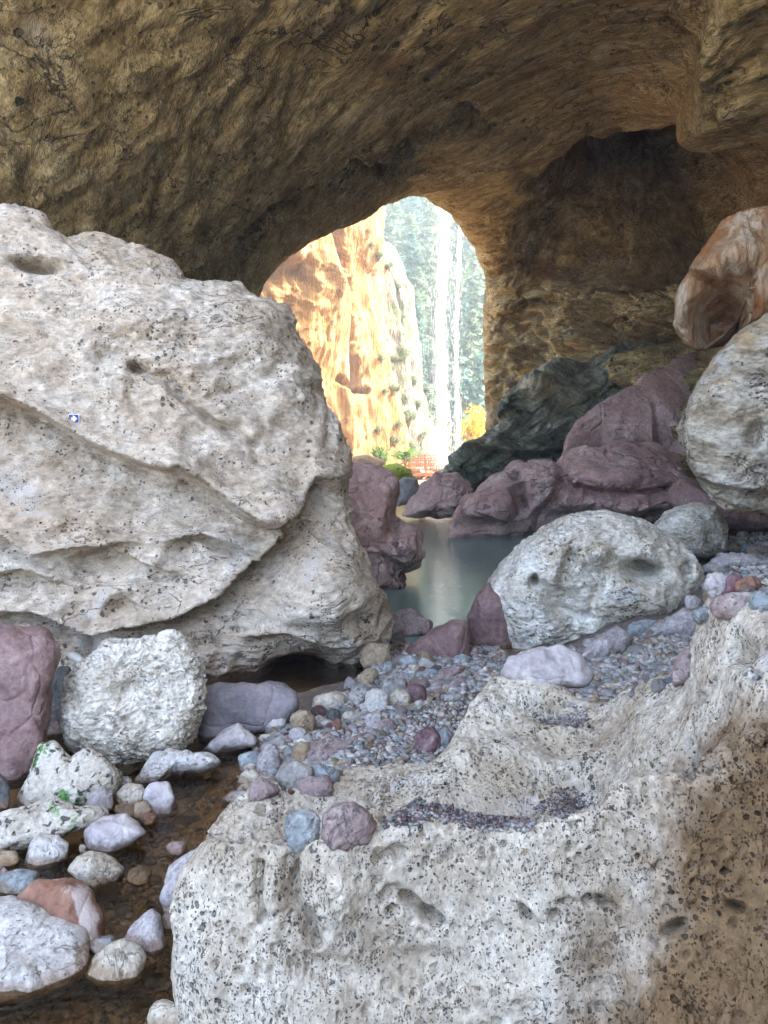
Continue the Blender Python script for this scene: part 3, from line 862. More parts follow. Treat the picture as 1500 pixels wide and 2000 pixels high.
rock('boulder', RB, 8.4, .9, M['mottled'], 'mottled grey cream boulder at the right edge under the orange overhang', p=2.5, amp=a_trav, cen=(1520, 830), seed=3,
     ops=[('b', 1475, 850, 16, 24, 20, -.25), ('l', [(1345, 925), (1400, 945), (1470, 955), (1560, 960)], .15, 50), ('l', [(1400, 690), (1470, 690), (1560, 660)], .08, 40)])
WB = [(950, 1140), (962, 1120), (1010, 1075), (1050, 1040), (1110, 1010), (1180, 1003), (1260, 1020), (1310, 1050), (1350, 1085), (1367, 1110), (1360, 1165), (1335, 1195), (1270, 1215), (1200, 1250), (1100, 1275), (1000, 1290), (970, 1235), (952, 1190)]
rock('boulder', WB, 7.8, .8, M['white_boulder'], 'big rounded cream boulder with eye-like hollows beside the pool', p=2.3, amp=a_trav, cen=(1150, 1140), seed=5,
     ops=[('b', 1260, 1118, 38, 17, 8, -.55), ('b', 1165, 1075, 32, 28, 0, .2), ('b', 1345, 1115, 11, 16, 0, -.25), ('b', 1105, 1190, 30, 45, -30, -.22), ('b', 1045, 1140, 8, 13, 0, -.3), ('b', 1125, 1160, 60, 20, 0, -.05), ('b', 1110, 1100, 12, 40, 20, -.2),
          ('b', 1110, 1235, 10, 8, 0, -.12), ('b', 1230, 1170, 70, 45, 0, .1), ('b', 1175, 1050, 10, 6, 0, -.1), ('g', [(1140, 1040), (1150, 1110), (1170, 1140), (1150, 1210)], .10, 10), ('g', [(1060, 1150), (1090, 1200), (1120, 1215)], .1, 12)])
rock('boulder', [(1275, 1035), (1300, 1000), (1350, 982), (1400, 990), (1420, 1030), (1418, 1075), (1380, 1090), (1320, 1080)], 9.6, .35, M['white_boulder'], 'small cream boulder half hidden behind the big rounded cream boulder', sub=7, p=2.4, amp=a_trav, seed=8,
     ops=[('b', 1395, 1050, 16, 22, -30, -.12)])
# purple outcrops round the pool
rock('rock_outcrop', [(660, 900), (690, 892), (740, 905), (772, 925), (781, 950), (776, 985), (770, 1010), (800, 1018), (820, 1025), (826, 1060), (832, 1085), (826, 1110), (792, 1125), (800, 1145), (804, 1162), (760, 1172), (728, 1175), (660, 1180), (640, 1050)], 11.0, 1.0,
     M['purple'], 'lumpy red purple outcrop between the huge pale boulder and the pool', p=2.6, amp=a_purple, cen=(735, 1045), sm=1.2,
     ops=[('b', 770, 1010, 12, 50, 10, -.35), ('b', 790, 1070, 25, 40, 0, .2), ('l', [(720, 1080), (760, 1085), (800, 1100)], .15, 30)])
rock('rock_outcrop', [(780, 1008), (800, 975), (835, 940), (850, 922), (890, 925), (915, 945), (925, 965), (915, 990), (890, 1006), (850, 1012), (800, 1012)], 19.5, 1.4, M['purple'], 'pointed mauve outcrop at the far end of the pool', p=2.3, amp=a_purple, seed=2)
rock('rock_outcrop', [(868, 1042), (885, 1005), (905, 975), (960, 925), (985, 913), (1020, 922), (1060, 905), (1110, 880), (1180, 868), (1260, 866), (1330, 890), (1350, 930), (1375, 985), (1300, 1050), (1180, 1090), (1060, 1095), (960, 1068), (900, 1052)], 17.0, .9,
     M['purple'], 'broad cracked purple outcrop sloping down to the right side of the pool', sub=8, p=2.6, amp=a_purple, lean=2.2, Tb=2.0, cen=(1120, 985), seed=4, sm=1.2,
     ops=[('l', [(950, 1005), (1000, 1022), (1050, 1030), (1100, 1000)], .5, 25), ('b', 1180, 1015, 110, 46, 0, .7), ('b', 1210, 910, 100, 44, -10, .6), ('g', [(1090, 880), (1105, 940), (1060, 1000)], .45, 9), ('b', 1085, 960, 36, 40, 0, .5),
          ('g', [(1110, 950), (1200, 965), (1330, 955)], .45, 9), ('b', 960, 985, 50, 40, 0, .5), ('g', [(1010, 930), (1020, 990)], .4, 8), ('b', 1290, 1000, 60, 40, 0, .5)])
rock('rock_outcrop', [(1085, 890), (1120, 850), (1165, 815), (1215, 775), (1260, 740), (1310, 725), (1355, 700), (1372, 705), (1370, 760), (1360, 860), (1345, 915), (1250, 915), (1150, 915)], 22, 1.2, M['purple'], 'smooth brown purple slab rising towards the dark back wall', p=2.6, amp=a_stone, lean=1.2, seed=6)
rock('rock_outcrop', [(1300, 985), (1310, 950), (1340, 925), (1400, 960), (1500, 1000), (1600, 1010), (1600, 1050), (1480, 1040), (1420, 1035), (1330, 1010)], 10.6, .6, M['purple_dark'], 'violet slab lying under the mottled right boulder', sub=6, p=2.5, amp=a_stone, seed=9)
rock('rock_outcrop', [(860, 925), (900, 900), (930, 870), (950, 840), (975, 790), (1000, 760), (1040, 735), (1085, 715), (1140, 690), (1200, 670), (1300, 655), (1350, 700), (1330, 800), (1200, 900), (1080, 960), (960, 965), (900, 950)], 28, 2.6, M['green_rock'], 'craggy dark green outcrop at the foot of the right cave wall', sub=8, p=2.5, amp=a_craggy, lean=.5, cen=(1090, 830), sm=1.0,
     ops=[('l', [(930, 870), (1000, 880), (1060, 885), (1120, 870)], 1.2, 35), ('b', 990, 910, 35, 30, 0, .8), ('b', 1080, 840, 60, 20, -15, .8), ('b', 1110, 880, 50, 16, -10, -.9)])
rock('rock_outcrop', [(850, 925), (880, 905), (910, 888), (935, 872), (950, 880), (930, 915), (900, 935), (865, 935)], 28, 1.0, M['green_rock'], 'low wet dark ledge running out towards the boardwalk', sub=6, p=2.4, amp=a_craggy, seed=12)
rock('boulder', [(770, 945), (790, 930), (815, 935), (820, 955), (800, 985), (775, 990)], 20.5, .5, SM['grey'], 'grey rock wedged between two purple outcrops at the far pool end', sub=5, p=2.5, amp=a_stone)
rock('boulder', [(915, 1200), (928, 1160), (952, 1135), (985, 1150), (1010, 1230), (1005, 1290), (920, 1300)], 7.55, .3, M['purple_dark'], 'dark plum rock upright in the shade under the big rounded cream boulder', sub=6, p=2.8, amp=a_stone, seed=1)

# ------------------------------------------------------------------ foreground rock: a loft of profiles, each from the buried front foot over the rim and through the basin to the rear foot
FG = [  # foot front, low face, upper face, front rim, basin front, basin floor, rear rim, rear shoulder, rear foot
    [(352, 2080, 2.10), (340, 1900, 2.32), (352, 1740, 2.58), (378, 1690, 2.68), (388, 1672, 2.74), (396, 1660, 2.78), (402, 1640, 2.84), (404, 1650, 2.95), (402, 1690, 3.00)],
    [(358, 2080, 2.02), (352, 1900, 2.22), (365, 1745, 2.44), (400, 1662, 2.62), (415, 1650, 2.76), (432, 1632, 2.86), (446, 1592, 3.00), (452, 1598, 3.10), (450, 1660, 3.14)],
    [(430, 2200, 1.88), (420, 1950, 2.05), (430, 1780, 2.28), (460, 1646, 2.50), (475, 1650, 2.62), (500, 1622, 2.82), (505, 1552, 3.06), (508, 1562, 3.18), (505, 1640, 3.22)],
    [(560, 2250, 1.80), (545, 2000, 1.98), (550, 1820, 2.22), (565, 1648, 2.46), (570, 1668, 2.58), (580, 1636, 2.84), (580, 1546, 3.10), (580, 1556, 3.22), (580, 1640, 3.26)],
    [(660, 2300, 1.74), (650, 2050, 1.92), (650, 1850, 2.18), (655, 1645, 2.44), (660, 1665, 2.58), (670, 1625, 2.90), (675, 1530, 3.18), (675, 1540, 3.30), (675, 1640, 3.34)],
    [(750, 2300, 1.72), (745, 2050, 1.90), (745, 1850, 2.16), (742, 1618, 2.48), (752, 1640, 2.64), (765, 1598, 2.98), (770, 1520, 3.22), (770, 1530, 3.36), (770, 1640, 3.40)],
    [(860, 2300, 1.70), (855, 2050, 1.88), (850, 1850, 2.14), (850, 1604, 2.48), (860, 1632, 2.64), (868, 1592, 2.98), (862, 1498, 3.24), (858, 1508, 3.44), (855, 1640, 3.50)],
    [(980, 2300, 1.68), (970, 2050, 1.86), (965, 1850, 2.12), (960, 1624, 2.42), (965, 1644, 2.60), (962, 1585, 3.00), (935, 1440, 3.38), (915, 1385, 3.68), (880, 1500, 3.82)],
    [(1090, 2300, 1.66), (1085, 2050, 1.84), (1075, 1850, 2.10), (1060, 1622, 2.38), (1062, 1640, 2.58), (1050, 1575, 3.00), (1020, 1440, 3.40), (975, 1328, 3.86), (935, 1450, 4.10)],
    [(1200, 2300, 1.62), (1195, 2050, 1.80), (1180, 1850, 2.06), (1155, 1582, 2.38), (1150, 1600, 2.60), (1125, 1545, 3.02), (1100, 1440, 3.40), (1060, 1334, 3.86), (1030, 1430, 4.10)],
    [(1310, 2300, 1.58), (1300, 2050, 1.76), (1285, 1850, 2.00), (1250, 1545, 2.36), (1235, 1552, 2.60), (1185, 1520, 3.00), (1170, 1440, 3.36), (1150, 1386, 3.66), (1140, 1440, 3.85)],
    [(1420, 2300, 1.54), (1410, 2050, 1.70), (1390, 1800, 1.98), (1350, 1520, 2.34), (1310, 1500, 2.62), (1250, 1450, 2.96), (1235, 1400, 3.24), (1245, 1362, 3.50), (1240, 1420, 3.75)],
    [(1540, 2300, 1.48), (1530, 2000, 1.64), (1500, 1700, 1.95), (1440, 1450, 2.34), (1390, 1400, 2.60), (1345, 1350, 2.86), (1325, 1335, 3.10), (1335, 1330, 3.36), (1340, 1400, 3.60)],
    [(1680, 2300, 1.40), (1660, 1950, 1.58), (1600, 1600, 1.95), (1510, 1350, 2.36), (1440, 1250, 2.62), (1388, 1205, 2.86), (1378, 1180, 3.05), (1385, 1240, 3.28), (1395, 1400, 3.50)],
    [(1850, 2300, 1.34), (1800, 1900, 1.52), (1720, 1500, 1.95), (1610, 1250, 2.40), (1540, 1180, 2.62), (1480, 1162, 2.82), (1430, 1164, 3.02), (1425, 1230, 3.24), (1430, 1400, 3.45)],
    [(2000, 2300, 1.30), (1950, 1900, 1.48), (1880, 1500, 1.92), (1780, 1230, 2.36), (1700, 1170, 2.60), (1640, 1160, 2.80), (1560, 1160, 3.00), (1540, 1230, 3.22), (1540, 1400, 3.42)]]
for j_, r_ in enumerate(FG):
    rim_d = r_[3][2]
    k_ = (.91, .945, .975) if j_ < 10 else (.82, .88, .95)
    for i_ in range(3):
        r_[i_] = (r_[i_][0], r_[i_][1], rim_d * k_[i_])
fg = np.array([[P(*q) for q in r] for r in FG])            # columns x stations
fg[2:12, 4, 2] -= .07
fg[2:12, 5, 2] -= .06
fg[:, 3, 2] += .015
for r in (0, 8):
    fg[:, r, 2] = np.minimum(fg[:, r, 2], -.3)
NV, NU2 = 420, 430
tvf = np.concatenate([np.linspace(0, 1, 40, endpoint=False), np.linspace(1, 7, 350, endpoint=False), np.linspace(7, 8, 30)])
A = interp1(np.swapaxes(fg, 0, 1), tvf)
G = np.swapaxes(interp1(np.swapaxes(A, 0, 1), np.linspace(0, len(FG) - 1, NU2)), 0, 1)
nf_ = grid_normals(G).reshape(-1, 3)
q = G.reshape(-1, 3)
if (nf_[:, 2]).mean() < 0:
    nf_ = -nf_
wq = q + .10 * np.stack([fbm(q * 2.2 + k * 5, 2) for k in range(3)], 1)
h = .05 * fbm(wq * 1.6, 3) + .024 * fbm(wq * np.array([6, 6, 3.0]), 4, .5) + .006 * fbm(q * 24, 3, .6)
w1 = worley(wq * np.array([9, 9, 7]))
big = sstep(.12, .4, fbm(q * 2.6 + 3, 3))
h -= .17 * np.maximum(0, .36 - w1) * big
w2 = worley(wq * np.array([26, 26, 20]), seed=4)
h -= .085 * np.maximum(0, .40 - w2) * sstep(-.3, .15, fbm(q * 4 + 8, 3))
q2 = q + nf_ * h[:, None]
px, py = proj(q2)
wob = 6 * fbm(q * 6, 3)
FOPS = [('g', [(508, 1690), (505, 1760), (515, 1790)], .035, 9), ('g', [(568, 1680), (575, 1760), (600, 1800), (618, 1850)], .045, 11), ('b', 540, 1740, 22, 70, 0, .02),
        ('b', 800, 1760, 20, 12, 40, -.05), ('b', 840, 1790, 26, 12, 35, -.06), ('b', 770, 1780, 10, 8, 0, -.04), ('b', 1030, 1790, 8, 22, -35, -.04), ('b', 1085, 1790, 10, 10, 0, -.05), ('b', 1150, 1760, 10, 10, 0, -.04),
        ('b', 1180, 1765, 22, 9, 25, -.05), ('b', 1320, 1815, 22, 12, -25, -.06), ('b', 1435, 1770, 20, 8, 15, -.05), ('b', 1110, 1765, 18, 7, 0, -.04),
        ('b', 830, 1890, 80, 40, 0, -.03), ('b', 640, 1900, 60, 35, 20, -.035), ('b', 660, 1770, 30, 40, 0, .02), ('b', 1070, 1385, 55, 22, 10, -.05), ('b', 1100, 1455, 40, 26, 0, -.03), ('b', 1130, 1550, 40, 30, 0, -.05),
        ('b', 1440, 1270, 30, 26, -30, -.06), ('b', 1390, 1330, 6, 6, 0, -.05), ('b', 1470, 1320, 12, 6, 0, -.05), ('b', 1365, 1360, 8, 8, 0, -.05), ('b', 1345, 1480, 12, 40, 0, -.05)]
q2 = q2 + nf_ * 1.7 * relief(px + wob, py + wob, FOPS)[:, None]
base = np.array([.3, 2.4, 0])
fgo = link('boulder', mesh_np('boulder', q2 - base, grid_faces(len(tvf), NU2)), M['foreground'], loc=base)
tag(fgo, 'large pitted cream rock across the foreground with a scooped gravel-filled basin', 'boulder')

# unseen pale bar added behind the camera to bounce sunlight onto the vault
xb, yb_ = np.meshgrid(np.linspace(-40, -3.0, 60), np.linspace(-60, -1.0, 60))
vb = np.stack([xb.ravel(), yb_.ravel(), zg(xb.ravel(), yb_.ravel()) + .12], 1)
vb[:, 2] += .06 * fbm(vb * .8, 3)
M['bar'] = rock_mat('pale_bounce_gravel', [(.3, (.42, .37, .30)), (.5, (.52, .47, .39)), (.7, (.60, .56, .48))], scale=3, bump=.03)
tag(link('bounce_gravel', mesh_np('bounce_gravel', vb, grid_faces(60, 60)), M['bar']), kind='structure')

bpy.context.view_layer.update()
dg = bpy.context.evaluated_depsgraph_get()
def hit(px, py, objs):
    """nearest point of the given objects along the ray through photo pixel px,py"""
    o = Vector((0, 0, CAMZ))
    dirv = Vector(P(px, py, 1.0)) - o
    dirv.normalize()
    best = None
    for ob in objs:
        ok, loc, nn, _ = ob.ray_cast(o - ob.location, dirv)
        if ok:
            wl = loc + ob.location
            t = (wl - o).length
            if best is None or t < best[0]:
                best = (t, wl, nn)
    return best


# ------------------------------------------------------------------ the air: thin pale haze over everything
HAZE = 0.0020
tH = NT('haze')
pv = tH.n('VolumePrincipled')
pv.inputs['Color'].default_value = (.78, .93, 1.0, 1)
pv.inputs['Density'].default_value = HAZE
tH.l(pv.outputs[0], tH.out.inputs['Volume'])
hb = np.array([(x, y, z) for x in (-90, 95) for y in (-75, 165) for z in (-5.5, 75)], float)
hz = link('haze', mesh_np('haze', hb, np.array([(0, 1, 3, 2), (4, 6, 7, 5), (0, 4, 5, 1), (2, 3, 7, 6), (0, 2, 6, 4), (1, 5, 7, 3)]), smooth=False), tH.m)
tag(hz, kind='stuff')

# ------------------------------------------------------------------ stones set by hand
def blob(cx, cy, w, h, rot=0, e=2.4, n=14, jit=.07, seed=0):
    r_ = np.random.default_rng(seed)
    t = np.arange(n) / n * 2 * np.pi
    c, s = np.cos(t), np.sin(t)
    x = np.sign(c) * np.abs(c) ** (2 / e) * w / 2 * (1 + jit * r_.normal(size=n))
    y = np.sign(s) * np.abs(s) ** (2 / e) * h / 2 * (1 + jit * r_.normal(size=n))
    a = R(rot)
    return [(cx + p * math.cos(a) - q * math.sin(a), cy + p * math.sin(a) + q * math.cos(a)) for p, q in zip(x, y)]

_sd = [20]
def stone(shape, mat, label, z=None, sub=6, lean=.5, name='stone', cat='stone', amp=None, thick=.42, sink=.16, group=None, objs=None, p=2.5, dz=0):
    _sd[0] += 1
    poly = blob(*shape, seed=_sd[0]) if not isinstance(shape[0], tuple) else shape
    a = np.array(poly, float)
    w_, top, bot = np.ptp(a[:, 0]), a[:, 1].min(), a[:, 1].max()
    cx = a[:, 0].mean()
    if z is not None:
        y0 = PZ(cx, bot, z)[1]
    else:
        hh = hit(cx, bot - .06 * (bot - top), objs or [ground, fgo])
        y0 = hh[1].y if hh else PZ(cx, bot, 0)[1]
    T = thick * min(w_, 1.6 * (bot - top)) * y0 / F
    d = y0 + T * .45 + lean * .5 * (bot - top) * y0 / F
    # the buried foot goes on below what shows
    mid = (top + bot) / 2
    poly = [(x, y + max(0, (y - mid) / (bot - mid)) * sink * (bot - top)) for x, y in poly]
    return rock(name, poly, d, T, mat, label, cat, sub=sub, p=p, lean=lean, amp=amp or a_stone, sm=3.0, group=group, seed=_sd[0], facet=.8)

S = SM
stone([(-70, 1215), (0, 1212), (45, 1226), (92, 1233), (117, 1262), (114, 1305), (100, 1350), (94, 1400), (88, 1440), (62, 1480), (30, 1512), (-70, 1535)], M['purple_dark'],
      'large plum purple boulder at the left edge in front of the huge pale boulder', z=-.05, sub=7, lean=.25, name='boulder', cat='boulder', amp=a_stone, thick=.55)
stone([(128, 1385), (140, 1325), (160, 1300), (212, 1264), (262, 1262), (318, 1250), (330, 1238), (358, 1262), (384, 1300), (390, 1345), (385, 1392), (358, 1430), (300, 1447), (250, 1470), (214, 1480), (178, 1452), (140, 1428)], M['white_boulder'],
      'rough cream block of pitted rock beside the plum boulder', z=.0, sub=8, lean=.25, name='boulder', cat='boulder', amp=a_rough, thick=.42, p=3.0)
stone([(386, 1372), (395, 1342), (430, 1334), (555, 1333), (578, 1348), (584, 1385), (545, 1408), (500, 1424), (420, 1440), (386, 1436)], rock_mat('slate_violet', [(.3, (.13, .115, .125)), (.5, (.22, .20, .22)), (.7, (.34, .31, .32))], scale=2.5, bump=.01, fine=14, rough=.75, patches=[((.33, .27, .26), 1.6, .5, .68, .7), ((.14, .16, .24), 2.4, .56, .7, .6)], contrast=(.75, 1.2)),
      'long smooth slate violet slab at the foot of the huge pale boulder', z=-.02, sub=7, lean=.3, name='boulder', cat='boulder', thick=.3, p=3.2)
stone((118, 1352, 50, 104, 12), S['dark'], 'upright dark grey stone wedged between plum boulder and cream block', z=.05)
stone([(25, 1560), (58, 1505), (80, 1456), (110, 1449), (138, 1482), (170, 1462), (210, 1480), (238, 1512), (222, 1548), (160, 1572), (60, 1584)], M['mossy'],
      'pitted mossy rock with two humps below the cream block', z=-.03, sub=7, lean=.5, name='boulder', cat='boulder', amp=a_trav, thick=.4)
stone([(-40, 1606), (0, 1590), (60, 1572), (110, 1556), (150, 1574), (214, 1574), (204, 1606), (140, 1622), (60, 1650), (-40, 1668)], M['mossy'],
      'long low white rock with bright green moss at the left edge', z=-.02, sub=7, lean=.6, name='boulder', cat='boulder', amp=a_trav, thick=.35)
stone([(-50, 1560), (-30, 1520), (0, 1505), (22, 1540), (18, 1575), (-40, 1590)], S['dark'], 'dark wet stone at the left edge under the plum boulder', z=-.02)
for a in [
    ((105, 1430, 54, 40), 'mauve', 'small pinkish stone tucked under the plum boulder', None, .5),
    ([(160, 1572), (178, 1540), (200, 1532), (222, 1546), (220, 1575), (190, 1584)], 'lilac', 'pale lilac pointed stone between the two mossy rocks', 0, .3),
    ([(260, 1520), (300, 1470), (332, 1460), (380, 1467), (420, 1472), (436, 1492), (410, 1508), (350, 1515), (300, 1535), (268, 1532)], 'white', 'flat cream slab lying in the stream below the cream block', -.01, 1.0),
    ([(392, 1460), (440, 1421), (466, 1411), (500, 1438), (499, 1455), (420, 1471)], 'lilac_white', 'pale wedge shaped stone in front of the slate violet slab', 0, .6),
    ((240, 1529, 33, 28), 'grey', 'small angular grey stone at the end of the flat cream slab', 0, .4),
    ((258, 1552, 62, 42, -15), 'cream', 'buff stone lying left of the round pale stone', 0, .6),
    ((311, 1558, 62, 64), 'lilac_white', 'round pale stone with reddish spots standing in the stream', -.01, .3),
    ((250, 1583, 56, 28), 'brown', 'flat wet brown stone behind the lilac white stone', 0, .8),
    ((276, 1580, 44, 32, -15), 'tan', 'wet tan stone beside the flat brown stone', 0, .6),
    ((290, 1599, 35, 23, -20), 'rust', 'small oval rust coloured stone in the stream', 0, .6),
    ([(164, 1625), (172, 1600), (200, 1592), (250, 1587), (275, 1605), (290, 1626), (262, 1640), (215, 1662), (170, 1652)], 'lilac_white', 'large lilac white stone with a cracked top in the stream', -.01, .5),
    ([(48, 1680), (58, 1645), (75, 1629), (110, 1628), (136, 1645), (132, 1672), (100, 1688), (60, 1690)], 'white', 'white cone shaped stone with a brown waterline by the mossy rock', -.01, .4),
    ([(130, 1700), (150, 1672), (180, 1661), (215, 1670), (244, 1696), (225, 1716), (185, 1732), (150, 1715)], 'cream', 'pale domed stone with a dark wet side in mid stream', -.01, .5),
    ((36, 1722, 90, 48, -8), 'bluegrey', 'pale blue grey oval stone at the left edge of the stream', 0, .7),
    ([(22, 1765), (70, 1716), (140, 1711), (178, 1738), (202, 1788), (210, 1840), (150, 1850), (60, 1810)], 'red_white', 'rounded stone half red and half pink behind the big white slab', -.01, .8),
    ([(-70, 1762), (20, 1753), (60, 1757), (112, 1786), (172, 1814), (180, 1866), (164, 1896), (100, 1922), (45, 1936), (0, 1942), (-70, 1950)], 'white', 'big flat white slab at the bottom left of the stream', -.01, 1.1),
    ([(230, 1842), (262, 1800), (297, 1774), (314, 1790), (326, 1840), (304, 1860), (268, 1852)], 'lilac', 'grey lilac three cornered stone right of the big white slab', -.01, .5),
    ([(164, 1897), (190, 1860), (236, 1832), (275, 1843), (287, 1870), (279, 1904), (230, 1918), (188, 1914)], 'cream', 'cream wedge stone with an orange waterline beside the big white slab', -.01, .6),
    ((202, 1843, 56, 34, -15), 'bluegrey', 'small speckled blue stone between white slab and cream wedge', 0, .6),
    ((328, 1986, 84, 64, 25), 'cream', 'pale stone cut off by the bottom of the picture', 0, .6),
    ((161, 1657, 15, 17), 'white', 'tiny white pebble between the white cone and the lilac white stone', 0, .4),
    ([(312, 1745), (330, 1692), (368, 1662), (402, 1638), (400, 1690), (362, 1792), (325, 1788)], 'lilac', 'violet stone pressed against the left side of the foreground rock', -.02, .4),
    ((272, 1708, 50, 36, -15), 'brown', 'wet olive brown stone right of the pale domed stone', 0, .6),
    ((345, 1656, 38, 28), 'mauve', 'small mauve stone near the left rim of the foreground rock', 0, .6),
    ((10, 1675, 60, 34), 'tan', 'brown stone at the left edge below the mossy rock', 0, .7),
    ((-5, 1708, 44, 34), 'mauve', 'small pinkish stone cut by the left edge above the blue grey oval', 0, .6),
    ((330, 1800, 30, 36), 'grey', 'small grey stone between the three cornered stone and foreground rock', -.01, .5),
    ((240, 1640, 1, 1), None, '', 0, 0),
    ((490, 1486, 50, 42, -15), 'bluegrey', 'rounded blue grey stone at the stream edge of the gravel bank', None, .5),
    ((526, 1488, 46, 62, 15), 'lilac', 'upright lilac stone beside the rounded blue grey one', None, .3),
    ([(536, 1515), (550, 1492), (580, 1483), (610, 1498), (612, 1515), (580, 1540), (552, 1538)], 'grey', 'angular grey block lying on the bank behind the foreground rim', None, .4),
    ([(480, 1565), (490, 1530), (510, 1517), (540, 1532), (550, 1545), (520, 1556), (500, 1568)], 'mauve', 'pinkish grey slab leaning on the left rim of the foreground rock', None, .5),
    ((614, 1535, 76, 42, -5), 'mauve', 'mauve stone resting right behind the foreground rim', None, .5),
    ((636, 1512, 58, 36, 20), 'bluegrey', 'smooth blue grey stone between grey block and broad mauve slab', None, .6),
    ([(600, 1470), (612, 1450), (640, 1440), (690, 1448), (692, 1470), (660, 1480), (635, 1492), (604, 1488)], 'mauve', 'broad mauve slab in the middle of the gravel bank', None, .7),
    ((586, 1474, 34, 60, 25), 'tan', 'pinkish tan finger of stone beside the broad mauve slab', None, .5),
    ((592, 1413, 52, 50), 'tan', 'rounded brownish grey stone near the slate violet slab', None, .3),
    ((563, 1402, 34, 30), 'cream', 'small cream stone right of the slate violet slab', None, .4),
    ((582, 1437, 38, 30), 'lilac', 'pale pink pointed pebble in front of the brownish grey stone', None, .4),
    ((538, 1412, 44, 34, -20), 'white', 'pale stone half in the water by the slate violet slab', None, .5),
    ((534, 1457, 58, 30, -25), 'grey', 'flat grey stone on the stream edge above the blue grey one', None, .7),
    ((524, 1443, 40, 20, 0), 'cream', 'flat cream stone at the water just below the slate slab', None, .7),
    ((642, 1369, 66, 34, -8), 'cream', 'pale domed stone at the edge of the dark backwater', None, .5),
    ((702, 1356, 36, 42, 30), 'grey', 'grey oval stone on the heap beside the dark backwater', None, .4),
    ((718, 1323, 48, 28, -35), 'tan', 'slanting brownish stone at the tip of the dark backwater', None, .5),
    ((770, 1343, 54, 46), 'grey', 'large pale grey stone on top of the cobble heap', None, .4),
    ((735, 1372, 50, 54), 'white', 'bluish white upright stone in the cobble heap', None, .3),
    ((781, 1366, 42, 42, 35), 'cream', 'cream grey stone leaning below the large pale grey stone', None, .4),
    ((812, 1356, 46, 38), 'plum', 'dark plum block at the right of the cobble heap', None, .3),
    ((652, 1399, 30, 32), 'dark', 'round dark brown pebble on the bank', None, .3),
    ((682, 1400, 28, 24), 'cream', 'round cream pebble right of the dark brown one', None, .4),
    ((658, 1417, 20, 28), 'rust', 'small reddish upright pebble below the dark brown one', None, .3),
    ((730, 1409, 34, 38), 'lilac', 'pale lilac stone below the bluish white upright stone', None, .4),
    ((755, 1418, 38, 28), 'mauve', 'mauve pointed stone on the fine gravel edge', None, .4),
    ((735, 1281, 62, 54, 10), 'tan', 'buff stone at the right foot of the huge pale boulder', None, .4),
    ((798, 1294, 36, 28), 'bluegrey', 'round teal grey stone in front of the plum ridge by the pool', None, .4),
    ((760, 1306, 22, 26), 'bluegrey', 'small blue grey pebble beside the buff stone', None, .4),
    ((898, 1334, 28, 28), 'mauve', 'small cubic mauve stone on the fine gravel', None, .3),
    ((878, 1316, 64, 28, -20), 'mauve', 'flat mauve stone below the dark plum upright rock', None, .7),
    ((842, 1316, 34, 20), 'bluegrey', 'flat blue grey stone between the teal stone and the flat mauve one', None, .6),
    ((882, 1362, 42, 16), 'grey', 'thin flat grey stone behind the hump of the foreground rock', None, .8),
    ((838, 1446, 56, 52, -50), 'plum', 'plum coloured lump lying in the fine reddish gravel', None, .6),
    ((866, 1444, 36, 44, 20), 'bluegrey', 'dark blue grey stone against the hump of the foreground rock', None, .4),
    ((488, 1520, 38, 34), 'cream', 'pale stone under the lilac upright stone', None, .4),
    ((462, 1556, 46, 22, -10), 'grey', 'flat grey stone in the water by the left rim', 0, .7),
    ((458, 1574, 24, 18), 'mauve', 'small pinkish pebble at the left rim of the foreground rock', 0, .6),
    ([(974, 1312), (990, 1286), (1040, 1266), (1090, 1256), (1140, 1280), (1163, 1312), (1150, 1332), (1060, 1337), (985, 1326)], 'lilac_white', 'grey stone with a broken plum face in front of the big rounded boulder', None, .4),
    ([(1110, 1290), (1160, 1250), (1205, 1222), (1240, 1246), (1225, 1276), (1150, 1296)], 'lilac', 'pale pointed stone behind the broken plum faced stone', None, .5),
    ((1256, 1226, 62, 34, -10), 'bluegrey', 'flat greenish grey stone at the right foot of the big rounded boulder', None, .7),
    ([(1262, 1240), (1300, 1210), (1335, 1186), (1370, 1205), (1382, 1240), (1340, 1250)], 'lilac', 'lilac ridge shaped stone right of the big rounded boulder', None, .5),
    ([(1308, 1312), (1325, 1276), (1372, 1250), (1388, 1290), (1352, 1326), (1315, 1330)], 'mauve', 'purplish stone against the brown mass on the right', None, .4),
    ((1436, 1180, 100, 46, -8), 'mauve', 'rounded pink stone just behind the top of the brown mass', None, .5),
    ((1500, 1172, 80, 40), 'bluegrey', 'blue grey stone at the right edge above the brown mass', None, .5),
    ((1358, 1082, 60, 34, 20), 'bluegrey', 'teal grey slab below the small cream boulder', None, .7),
    ((1400, 1113, 62, 30), 'grey', 'speckled grey stone in the heap under the small cream boulder', None, .6),
    ((1440, 1098, 110, 34, 0), 'lilac', 'long pale lilac slab in the gravel on the right', None, .8),
    ((1404, 1142, 62, 46), 'lilac', 'lilac cobble right of the big rounded boulder', None, .4),
    ((1436, 1142, 40, 42), 'plum', 'plum cobble between the lilac cobble and a pink one', None, .4),
    ((1460, 1142, 52, 32, -15), 'rust', 'pink brown cobble near the right edge', None, .5),
    ((1480, 1075, 46, 24), 'mauve', 'mauve stone at the right edge in front of the violet slab', None, .5),
    ((1376, 1200, 46, 30), 'bluegrey', 'blue green cobble behind the brown mass', None, .5),
    ((1351, 1177, 30, 30), 'lilac', 'small lilac cobble touching the big rounded boulder', None, .4),
    ([(776, 1290), (800, 1262), (850, 1226), (885, 1208), (912, 1210), (921, 1250), (916, 1282), (880, 1302), (800, 1305)], 'mauve_big', 'purple grey ridge shaped stone damming the near end of the pool', -.02, .3),
